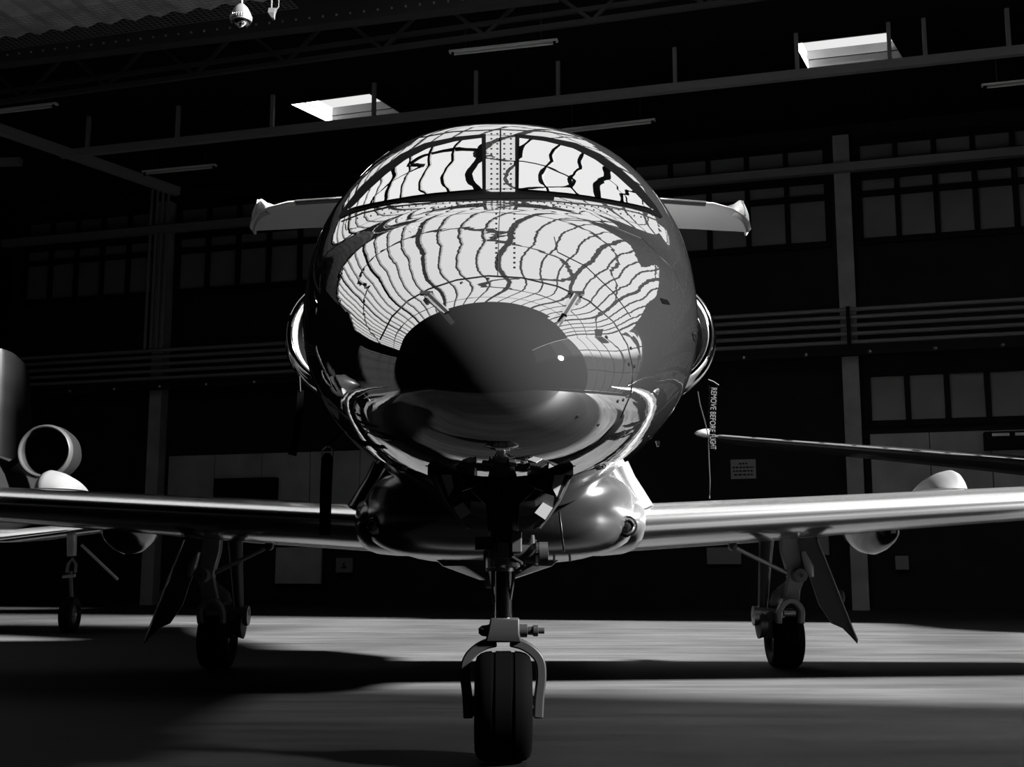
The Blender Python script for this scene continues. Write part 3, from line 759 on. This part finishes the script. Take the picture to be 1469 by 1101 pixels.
for sgn in (-1, 1):
    rings_, le, bt = [], [], []
    for st in WST:
        x, ly, lz, ch, th, dr = st; u_, l_ = airfoil(ch, th)
        loop = list(reversed(u_)) + l_[1:-1]
        rings_.append([Vector((sgn * x, ly + a, lz + h - dr * a)) for a, h in loop])
    wing = MB().loft(rings_).build('wing', WINGP, JET, smooth=50); WINGS[sgn] = wing
    for st in WST[1:]:
        x, ly, lz, ch, th, dr = st; u_, l_ = airfoil(ch, th, 14, 0, .085, .003)
        loop = list(reversed(u_)) + l_[1:]
        le.append([Vector((sgn * x, ly + a - .004, lz + h - dr * a)) for a, h in loop])
    MB().loft(le, False, False).build('leading_edge', LEM, wing, smooth=60)
    # seam lines and access panels underneath
    sm = MB()
    for c in (.4, .68):
        sm.tube([Vector((sgn * p.x, p.y, p.z)) for p in [wing_point(x, c, False) for x in (1.1, 2.4, 4.2, 6, 7.9)]], .003, 5)
    sm.build('underside_seams', SEAM, wing)
    # pale fairing standing on the wing and the rounded one below it
    def lobe(pxs, Y0, Y1, name, m, base_up):
        pts = smooth_pts([at(x if sgn > 0 else 1436 - x, y, Y0) for x, y in pxs], 3); cx = sum(p.x for p in pts) / len(pts); cz = pts[0].z
        rr = []
        for t, sc in ((0, .02), (.06, .35), (.16, .62), (.32, .86), (.5, 1), (.7, .92), (.88, .62), (1, .1)):
            yy = Y0 + (Y1 - Y0) * t - (Y1 - Y0) * .5
            rr.append([Vector((cx + (p.x - cx) * (.3 + .7 * sc), yy, cz + (p.z - cz) * sc)) for p in pts])
        return MB().loft(rr).build(name, m, wing, smooth=50)
    lobe([(1313, 704), (1318, 697), (1328, 688), (1342, 680), (1356, 676), (1364, 675), (1371, 678), (1377, 686), (1382, 699), (1383, 704)], 11.1, 11.7, 'wing_fairing', LOBE, True)
    lobe([(1220, 764), (1225, 774), (1233, 785), (1243, 793), (1252, 796), (1262, 794), (1270, 786), (1274, 774), (1275, 762)], 11.6, 12.9, 'flap_track_fairing', POD, False)

# belly fairing, keel and root fairings
def sect(y, wd, zt, zb, n=40, ex=2.6, flat=0):
    ring = []
    for j in range(n):
        a = 2 * math.pi * j / n; ca, sa = math.cos(a), math.sin(a); e = 2 / ex; zc = (zt + zb) / 2
        ring.append(Vector((wd * math.copysign(abs(ca) ** e, ca), y, zc + (zt - zb) / 2 * math.copysign(abs(sa) ** e, sa))))
    return ring
bf = MB().loft([sect(8.5, .40, 1.40, 1.20), sect(8.56, .62, 1.55, 1.08, ex=3), sect(8.72, .82, 1.64, 1.02, ex=3.2), sect(8.95, .95, 1.66, .985, ex=3.4), sect(9.25, 1.02, 1.66, .97, ex=3.4), sect(11, 1.02, 1.66, .955, ex=3.2), sect(12.6, .9, 1.7, .98), sect(13.6, .55, 1.8, 1.3)])
BELLY = BVHTree.FromPolygons([tuple(p) for p in bf.v], bf.f)
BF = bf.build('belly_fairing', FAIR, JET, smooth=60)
def keel(y, k):
    return [Vector((x * k, y, z)) for x, z in ((-.6, 1.05), (-.52, .97), (-.47, .925), (-.17, .815), (.09, .815), (.42, .925), (.46, .96), (.6, 1.05))]
MB().loft([keel(9.7, .6), keel(9.95, .98), keel(10.1, 1), keel(12.2, 1), keel(12.8, .7)]).build('keel_fairing', FAIR, JET, smooth=20)
MB().box(Vector((-.02, 9.9, .80)), (.2, .5, .1)).build('drain_mast', GEARD, BF, smooth=0, bevel=.02)
for sgn in (-1, 1):
    rr = []
    for x, sc, dy in ((.55, 1.0, -.02), (.72, 1.25, -.26), (.88, 1.3, -.30), (1.02, 1.26, -.26), (1.09, 1.15, -.15), (1.11, 1.0, -.0)):
        _, ly, lz, ch, th, dr = wing_at(max(x, .5)); u_, l_ = airfoil(ch, th * sc); loop = list(reversed(u_)) + l_[1:-1]
        rr.append([Vector((sgn * x, ly + a + dy * (1 - a / ch), lz + h - dr * a)) for a, h in loop])
    rfm = MB().loft(rr); LASTV, LASTF = rfm.v, rfm.f
    rf = rfm.build('wing_root_fairing', FAIR, JET, smooth=60)
    # fillet rising from the root to the fuselage side
    q = [(862, 664), (874, 684), (886, 704), (895, 722)]
    pts = [at(x if sgn > 0 else 1436 - x, y, Y) for (x, y), Y in zip(q, (9.2, 9.12, 9.12, 9.2))]
    MB().tube(pts, [.10, .085, .085, .10], 20).build('root_fillet', FAIR, rf)
    pts = [at(x if sgn > 0 else 1436 - x, y, 9.6) for x, y in ((884, 668), (892, 690), (900, 712), (908, 735))]
    MB().tube(pts, [.10, .11, .14, .17], 20).build('root_fillet_rear', FAIR, rf)
    # teardrop landing light
    tree = BVHTree.FromPolygons([tuple(p) for p in (LASTV)], LASTF); dr_ = pray(900 if sgn > 0 else 536, 755).normalized(); hh = tree.ray_cast(EYE, dr_); h2 = BELLY.ray_cast(EYE, dr_)
    if h2[0] is not None and (hh[0] is None or h2[3] < hh[3]): hh = h2
    c = (hh[0] if hh[0] else at(900 if sgn > 0 else 536, 755, 9.1)) + Vector((0, -.02, 0)); ring = []
    for j in range(28):
        a = 2 * math.pi * j / 28; rx, rz = .064, .066
        lx, lz = rx * math.cos(a), rz * math.sin(a)
        if lx < 0 and lz < 0: lx *= 1.28; lz *= 1.1
        ring.append((lx, lz))
    mk = lambda k, dy: [c + Vector((sgn * x * k, dy, z * k)) for x, z in ring]
    ll = MB().loft([mk(1.12, .14), mk(1.12, 0), mk(1.0, -.008), mk(.96, .01)]).build('landing_light', BLACK, JET, smooth=40)
    MB().loft([mk(.97, .0), mk(.75, -.022), mk(.4, -.034), mk(.02, -.038)], True, True).build('lens', LENS, ll, smooth=60)
    MB().lathe([(-.002, .0), (-.01, .028), (-.03, .04)], c + Vector((0, -.01, 0)), 'y', 20).build('reflector', CHROME, ll)
# antenna mast and belly probes
MB().tube([at(802, 734, 8.3), at(809, 793, 8.3)], .007, 8).build('probe_rod', CHROME, BF)
for x0, x1 in ((793, 795), (813, 818)):
    MB().tube([at(x0 + 2, 770, 9.0), at(x1, 806, 9.0)], .009, 8).build('static_wick', STEEL, BF)
MB().box(at(806, 788, 9.05), (.15, .06, .05)).build('probe_bracket', STEEL, BF, smooth=0)
MB().tube([at(943, 633, 7.2), at(944, 641, 7.2)], [.014, .008], 10).build('drain_stub', CHROME, JET)

# tail ---------------------------------------------------------------
ZT = 6.28
SST = [(.1, 16.9, ZT + .10, 1.78, .07), (2.4, 17.2, ZT + .03, 1.47, .075), (3.15, 17.32, ZT - .0, 1.36, .08), (3.45, 17.5, ZT - .02, 1.18, .08), (3.68, 17.8, ZT - .03, .88, .08), (3.84, 18.15, ZT - .04, .53, .09), (3.92, 18.45, ZT - .05, .23, .10)]
for sgn in (-1, 1):
    rr = []
    for x, yl, z, ch, th in SST:
        u_, l_ = airfoil(ch, th, 14); loop = list(reversed(u_)) + l_[1:-1]
        rr.append([Vector((sgn * x, yl + a, z + h)) for a, h in loop])
    hs = MB().loft(rr).build('horizontal_stabilizer', STABP, JET, smooth=50)
    le = []
    for x, yl, z, ch, th in (SST[0], (3.02, 17.293, ZT + .0075, 1.38, .08)):
        u_, l_ = airfoil(ch, th, 12, 0, .07, .004); loop = list(reversed(u_)) + l_[1:]
        le.append([Vector((sgn * x, yl + a - .006, z + h)) for a, h in loop])
    MB().loft(le, False, False).build('deicing_boot', BOOT, hs, smooth=60)
    # upturned tip plate, curved outwards
    zt_ = at(1076, 285, 17.9).z; zb_ = ZT - .07
    rows = []
    for yy, z1, xo in ((17.62, zb_ + .10, 3.52), (17.75, zb_ + .22, 3.64), (17.9, zt_ - .03, 3.72), (18.05, zt_, 3.78), (18.3, zt_ - .0, 3.86), (18.68, zt_ - .06, 3.95)):
        ring = []
        for side in (0, 1):
            for k in range(9):
                t = k / 8 if side == 0 else 1 - k / 8
                zz = zb_ - .03 + (z1 - zb_ + .03) * t; xx = xo - .06 * (2 * t - 1) ** 2 - side * .03
                ring.append(Vector((sgn * xx, yy, zz)))
        rows.append(ring)
    MB().loft(rows).build('tip_fairing', STABP, hs, smooth=50)
    a_, b_, c_ = Vector((sgn * 3.25, 17.85, ZT + .06)), Vector((sgn * 3.69, 17.85, zt_ - .05)), Vector((sgn * 3.72, 17.85, ZT - .02))
    MB().loft([[a_, b_, c_], [p + Vector((0, .7, 0)) for p in (a_, b_, c_)]]).build('tip_blend', STABP, hs, smooth=20)
fr = []
for z, yl, ch, th in ((3.3, 15.0, 3.4, .08), (4.6, 15.9, 2.6, .08), (6.33, 16.85, 1.9, .08)):
    u_, l_ = airfoil(ch, th, 14); loop = list(reversed(u_)) + l_[1:-1]
    fr.append([Vector((h - .02 * 0, yl + a, z)) for a, h in loop])
MB().loft(fr).build('tail_fin', STABP, JET, smooth=50)

# engines --------------------------------------------------------------
for sgn in (-1, 1):
    YE = 12.6; c = at(718 + sgn * 228, 478, YE); c = Vector((c.x, YE, c.z)); ro = .60
    prof = [(.0, ro * .84), (-.03, ro * .87), (-.035, ro * .90), (-.02, ro * .94), (.06, ro), (.3, ro * 1.08), (.9, ro * 1.08), (1.6, ro * .9), (2.1, ro * .68), (2.1, ro * .6), (1.0, ro * .6), (.5, ro * .8)]
    nac = MB().lathe(prof, c, 'y', 48, True).build('engine_nacelle', PAINT, JET, smooth=45)
    MB().lathe([(.02, ro * .835), (-.035, ro * .865), (-.045, ro * .90), (-.03, ro * .945), (.06, ro * 1.006), (.16, ro * 1.045)], c, 'y', 64).build('inlet_lip', LIPM, nac, smooth=60)
    MB().lathe([(.22, ro * .82), (.2, ro * .4), (.16, 0)], c, 'y', 40).build('inlet_cover', BLACK, nac)
    MB().loft([[Vector((c.x - sgn * .5, YE + .6, c.z - .1)), Vector((c.x - sgn * .5, YE + 2.2, c.z - .1)), Vector((c.x - sgn * .5, YE + 2.2, c.z + .1)), Vector((c.x - sgn * .5, YE + .6, c.z + .1))],
               [Vector((sgn * .5, YE + .5, c.z - .25)), Vector((sgn * .5, YE + 2.4, c.z - .25)), Vector((sgn * .5, YE + 2.4, c.z - .02)), Vector((sgn * .5, YE + .5, c.z - .02))]]).build('engine_pylon', PAINT, JET, smooth=30)

# main gear --------------------------------------------------------------
for sgn in (-1, 1):
    YM = 11.5
    def mp(px, py, Y=YM): return at(px if sgn < 0 else 1437 - px, py, Y)
    cx = mp(308, 910).x; rad = .275
    zt = 1.28
    leg = MB().strip(smooth_pts([mp(306, 758), mp(304, 790), mp(298, 820), mp(300, 832)], 4), [.17] * 5 + [.16, .15, .145, .14, .13, .12, .115, .11], .12, (1, 0, 0)).build('main_gear_leg', GEARP, JET, smooth=30, bevel=.01)
    piv = mp(291, 826, YM - .1)
    MB().lathe([(-.09, 0), (-.09, .05), (-.085, .062), (.0, .065), (.08, .065)], piv, 'y', 28).build('pivot_cap', CONC, leg)
    MB().lathe([(-.1, 0), (-.1, .018), (-.09, .018)], piv, 'y', 16).build('pivot_bolt', GEARD, leg)
    arm = MB().strip([mp(296, 830), mp(300, 845), mp(303, 862)], [.15, .13, .15], .1, (1, 0, 0)).build('trailing_arm', GEARP, leg, smooth=30, bevel=.01)
    q = [(288, 895), (287, 878), (292, 868), (302, 862), (313, 867), (319, 878), (320, 895)]
    MB().strip(smooth_pts([mp(x, y, YM - .16) for x, y in q]), .10, .045, (0, 1, 0)).build('wheel_clasp', GEARP, leg, smooth=60, bevel=.008)
    MB().tube([mp(296, 880, YM - .17), mp(313, 880, YM - .17)], .03, 12).build('clasp_pin', STEEL, leg)
    tyre(leg, (cx, YM + .12, rad), rad, .29, (-.2, .0, .2))
    bk = MB().lathe([(-.12, 0), (-.12, .075), (.1, .075), (.1, .09), (.16, .09), (.16, .04), (.18, .0)] if sgn < 0 else [(.12, 0), (.12, .075), (-.1, .075), (-.1, .09), (-.16, .09), (-.16, .04), (-.18, 0)], mp(332, 884, YM), 'x', 24).build('brake_unit', STEEL, leg)
    MB().lathe([(-.02, 0), (-.02, .045), (0, .045)], mp(331, 884, YM - .08), 'y', 20).build('brake_cap', GEARD, leg)
    MB().lathe([(-.04, 0), (-.04, .12), (.03, .14), (.05, .06), (.05, 0)] if sgn < 0 else [(.04, 0), (.04, .12), (-.03, .14), (-.05, .06), (-.05, 0)], mp(345, 895, YM + .02), 'x', 24).build('brake_disc', GEARD, leg)
    MB().box(mp(329, 903), (.12, .1, .16)).box(mp(340, 908), (.08, .08, .08)).build('brake_caliper', GEARD, leg, smooth=0, bevel=.015)
    MB().tube([mp(337, 770, YM + .25), mp(340, 820, YM + .2), mp(343, 878, YM + .1)], [.075, .06, .045], 14).build('shock_strut', NGEAR, leg)
    MB().tube([mp(305, 840, YM + .1), mp(322, 856, YM + .08), mp(326, 868, YM + .02)], [.05, .06, .05], 12).build('shock_fitting', GEARP, leg)
    MB().tube([mp(303, 824, YM), mp(330, 812, YM), mp(384, 785, YM)], [.022, .018, .02], 10).build('side_brace', STEEL, leg)
    MB().lathe([(-.05, 0), (-.04, .04), (.04, .04), (.05, 0)], mp(386, 784, YM), 'y', 12).build('brace_fitting', GEARD, leg)
    # slanting door on the outer side
    o_ = [(268, 770), (292, 776), (287, 800), (272, 838), (262, 868), (244, 895), (228, 902), (216, 914), (207, 924), (206, 918), (224, 876), (240, 836), (256, 800)]
    fa = [mp(x, y, YM - .1 + .0 * x) for x, y in o_]
    door = MB().loft([fa, [p + Vector((.012 * sgn, .06, .0)) for p in fa]]).build('main_gear_door', GEARD, JET, smooth=20)
    edge = MB().tube([mp(264, 775, YM - .12), mp(240, 836, YM - .12), mp(207, 920, YM - .12)], .008, 6).build('door_edge', STEEL, door)
    MB().tube([mp(285, 792, YM - .16), mp(276, 815, YM - .17), mp(272, 828, YM - .16)], [.02, .045, .02], 10).build('door_hinge_arm', GEARP, door)
    MB().lathe([(-.02, 0), (-.015, .06), (.02, .07), (.04, .05)], mp(233, 857, YM + .0), 'x', 16).build('door_bumper', CONC if sgn > 0 else GEARP, door)

# streamers ---------------------------------------------------------------
def streamer(name, label, edge_l, edge_r, Y, words=None, size=.07, group=None):
    n = len(edge_l); a = [at(*p, Y) for p in edge_l]; b = [at(*p, Y) for p in edge_r]
    ring = [[a[i], b[i], b[i] + Vector((0, .004, 0)), a[i] + Vector((0, .004, 0))] for i in range(n)]
    o = MB().loft(ring).build(name, FABRIC, None, smooth=60); tag(o, label, 'streamer', group); return o
st = streamer('warning_streamer', 'dark warning streamer lettered in white, hanging right of the fuselage under the engine', [(1017, 546), (1016, 580), (1017, 612), (1018, 630), (1021, 646)], [(1030, 551), (1028, 582), (1026, 612), (1026, 630), (1026, 647)], 12.2)
MB().tube([at(1016, 545, 12.19), at(1024, 548, 12.19), at(1031, 553, 12.19)], .006, 6).build('hem', LETTER, st)
p0, p1 = at(1024.5, 552, 12.185), at(1021.5, 634, 12.185)
def letters(body, pa, pb, Y, name):
    ax = (at(*pb, Y) - at(*pa, Y)); L = ax.length; ax.normalize(); ay = Vector((-ax.z, 0, ax.x)); ay = ay if ay.x > 0 else -ay; az = Vector((0, -1, 0))
    size = .1
    M = Matrix((ax, ay, az)).transposed().to_4x4(); M.translation = at(*pa, Y)
    o = text_mesh(body, 1.0, name, LETTER, Matrix.Identity(4), st)
    w_ = max(v.co.x for v in o.data.vertices); k = L / w_
    o.data.transform(M @ Matrix.Diagonal((k, .082, 1, 1)))
letters('REMOVE BEFORE', (1024.0, 556), (1021.5, 620), 12.19, 'lettering')
letters('FLIGHT', (1021.8, 623), (1023, 645), 12.19, 'lettering')
c1 = MB().tube([at(1001, 562, 12.2), at(1004, 580, 12.2), at(1011, 605, 12.2), at(1016, 625, 12.2), at(1017, 660, 12.2), at(1018.5, 690, 12.2), at(1018, 712, 12.2), at(1018, 716, 11.2)], .006, 6).build('cover_cord', CORDM)
tag(c1, 'thin pale cord hanging from the right engine cover down to the right wing', 'cord')
st2 = streamer('warning_streamer', 'black warning streamer hanging crumpled left of the fuselage below the left engine', [(427, 560), (424, 600), (419, 630), (413, 652)], [(436, 560), (434, 600), (430, 632), (425, 655)], 12.2)
MB().tube([at(430, 540, 12.2), at(431, 562, 12.2)], .006, 6).build('cord', CORDM, st2)
m = MB(); a = [at(x, y, 8.0) for x, y in ((461, 657), (459, 700), (458, 768))]; b = [at(x, y, 8.0) for x, y in ((478, 657), (476, 700), (474, 768))]
tp_ = [at(466, 650, 8.0), at(473, 650, 8.0)]
m.loft([[tp_[0], tp_[1], tp_[1] + Vector((0, .006, 0)), tp_[0] + Vector((0, .006, 0))]] + [[a[i], b[i], b[i] + Vector((0, .006, 0)), a[i] + Vector((0, .006, 0))] for i in range(3)])
st3 = m.build('hanging_tag', FABRIC, None, smooth=20); tag(st3, 'long black tag on a metal ring hanging in front of the left wing', 'streamer')
MB().tube([at(462, 655, 8.0), at(463, 645, 8.0), at(470, 640, 8.0), at(477, 645, 8.0), at(478, 655, 8.0)], .006, 8).build('ring', STEEL, st3)
MB().tube([at(470, 640, 8.0), at(482, 628, 7.7), at(495, 612, 7.4)], .006, 6).build('cord', FABRIC, st3)

# =================================================================== OTHER AIRCRAFT
# twin jet behind on the left: only its right flank is in the picture
YL = 19.0
LJ = empty('parked_jet', (at(-165, 800, YL).x, YL, 0)); tag(LJ, 'second jet parked behind on the left, cut by the picture edge, round engine inlet showing', 'aircraft')
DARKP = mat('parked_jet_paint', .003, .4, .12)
cxl = at(-165, 700, YL).x; czl = at(0, 700, YL).z
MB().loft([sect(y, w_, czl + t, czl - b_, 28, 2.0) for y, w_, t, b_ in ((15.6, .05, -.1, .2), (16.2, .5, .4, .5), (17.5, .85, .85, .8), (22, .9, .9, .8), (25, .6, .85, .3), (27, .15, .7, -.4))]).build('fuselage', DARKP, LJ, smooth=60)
for o in [LJ.children[0]]:
    for v in o.data.vertices: v.co.x += cxl
c = at(64, 648, 21.5); c = Vector((c.x, 21.5, c.z)); rr_ = .47
nac = MB().lathe([(0, rr_ * .88), (-.04, rr_ * .95), (0, rr_ * 1.0), (.3, rr_ * 1.04), (.55, rr_ * .98), (.95, rr_ * .7), (.95, rr_ * .6), (.5, rr_ * .8)], c, 'y', 48, True).build('engine_nacelle', DARKP, LJ, smooth=45)
MB().lathe([(.02, rr_ * .87), (-.05, rr_ * .91), (-.055, rr_ * .95), (-.02, rr_ * 1.0), (.05, rr_ * 1.03)], c, 'y', 56).build('inlet_lip', DULL, nac, smooth=60)
MB().lathe([(.3, rr_ * .86), (.3, 0)], c, 'y', 40).build('fan', BLACK, nac)
MB().loft([[Vector((c.x - .45, 21.7, c.z - .12)), Vector((c.x - .45, 22.8, c.z - .12)), Vector((c.x - .45, 22.8, c.z + .0)), Vector((c.x - .45, 21.7, c.z + .0))],
           [Vector((cxl + .5, 22, c.z - .45)), Vector((cxl + .5, 23.6, c.z - .45)), Vector((cxl + .5, 23.6, c.z - .25)), Vector((cxl + .5, 22, c.z - .25))]]).build('engine_pylon', DARKP, LJ, smooth=30)
# its upright tail fin at the picture edge
zt0, zt1 = at(0, 655, 24).z, at(0, 500, 24).z; xf = at(-6, 560, 24).x
MB().loft([[Vector((xf + h, 24 + a, z)) for a, h in (list(reversed(airfoil(ch, .15, 10)[0])) + airfoil(ch, .15, 10)[1][1:-1])] for z, ch in ((zt0 - 1.2, 2.6), (zt0, 2.2), (zt1 - .4, 1.7), (zt1 - .1, 1.5), (zt1, 1.0))]).build('tail_fin', DARKP, LJ, smooth=50)
rr = []
for x, yl, zz, ch in ((cxl + .3, 18.0, at(0, 768, 18).z - .05, 1.9), (at(0, 760, 18).x, 18.1, at(0, 770, 18).z, 1.8), (at(128, 757, 18.4).x, 18.4, at(128, 757, 18.4).z, 1.4), (at(215, 750, 18.7).x, 18.7, at(215, 750, 18.7).z, 1.1)):
    u_, l_ = airfoil(ch, .11, 12); rr.append([Vector((x, yl + a, zz + h)) for a, h in list(reversed(u_)) + l_[1:-1]])
lw = MB().loft(rr).build('wing', WINGP, LJ, smooth=50)
MB().tube([at(-40, 779, 17.95), at(0, 774, 17.97), at(130, 757.5, 18.3)], .014, 6).build('leading_edge', LIPM, lw)
lg = MB().tube([at(103, 768, 18.8), at(103, 798, 18.8)], [.075, .07], 14).build('main_gear_leg', GEARP, LJ)
MB().strip([at(96, 822, 18.75), at(98, 810, 18.75), at(104, 802, 18.75), at(109, 810, 18.75), at(108, 822, 18.75)], .06, .03, (0, 1, 0)).build('wheel_clasp', CONC, lg, smooth=60)
MB().tube([at(101, 820, 18.85), at(103, 860, 18.9)], .03, 8).build('wheel_link', GEARD, lg)
MB().tube([at(90, 828, 18.78), at(108, 826, 18.78)], .025, 8).build('axle', GEARP, lg)
tyre(lg, (at(103, 830, 18.9).x, 18.9, .27), .27, .2)
MB().tube([at(117, 782, 18.6), at(169, 832, 18.6)], .022, 8).build('gear_door_strut', GEARP, LJ)
xg = cxl; MB().tube([Vector((xg, 16.5, czl - .4)), Vector((xg, 16.5, .25))], .06, 10).build('nose_gear_strut', DARKP, LJ); tyre(LJ.children[-1], (xg, 16.5, .25), .25, .18)

# aircraft on the right: its wing reaches in from outside the picture
RJ = empty('parked_airliner', (12.7, 21.5, 0)); tag(RJ, 'aircraft parked behind on the right, only its long dark wing reaching into view', 'aircraft')
rr = []
for px, y0, Y, ch, th in ((1006, 622, 23.4, .5, .10), (1018, 622, 23.3, .75, .12), (1031, 623, 23.2, .9, .12), (1200, 634, 22.7, 1.35, .13), (1469, 652, 22.0, 1.95, .14), (1640, 665, 21.7, 2.3, .15)):
    p = at(px, y0 + 1, Y); u_, l_ = airfoil(ch, th, 14); rr.append([Vector((p.x, Y + a, p.z - th * ch * .45 + h)) for a, h in list(reversed(u_)) + l_[1:-1]])
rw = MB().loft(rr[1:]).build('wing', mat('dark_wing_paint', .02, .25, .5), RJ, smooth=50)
MB().tube([rr[k][14] + Vector((0, -.012, .035)) for k in range(2, 6)], .022, 8).build('leading_edge', LIPM, rw)
tpp = at(1009, 622, 23.3)
MB().lathe([(-.18, 0), (-.12, .05), (0, .085), (.15, .09), (.2, .06)], tpp, 'x', 20).build('tip_light', STEEL, rw)
fx, fy = 12.7, 21
rows = [sect(y, w_, z1, z0, 28, 2.0) for y, w_, z1, z0 in ((16.6, .05, 2.2, 2.0), (17.5, .7, 2.9, 1.5), (19, 1.05, 3.3, 1.2), (23, 1.05, 3.3, 1.2), (23.6, .5, 3.2, 2.2), (26.6, .1, 3.1, 2.9))]
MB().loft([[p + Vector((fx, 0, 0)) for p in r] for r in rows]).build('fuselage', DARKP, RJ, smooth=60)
for y in (18.5, 22.5):
    g = MB().tube([Vector((fx, y, 1.4)), Vector((fx, y, .3))], .06, 10).build('landing_gear_leg', GEARP, RJ); tyre(g, (fx, y, .27), .27, .2)
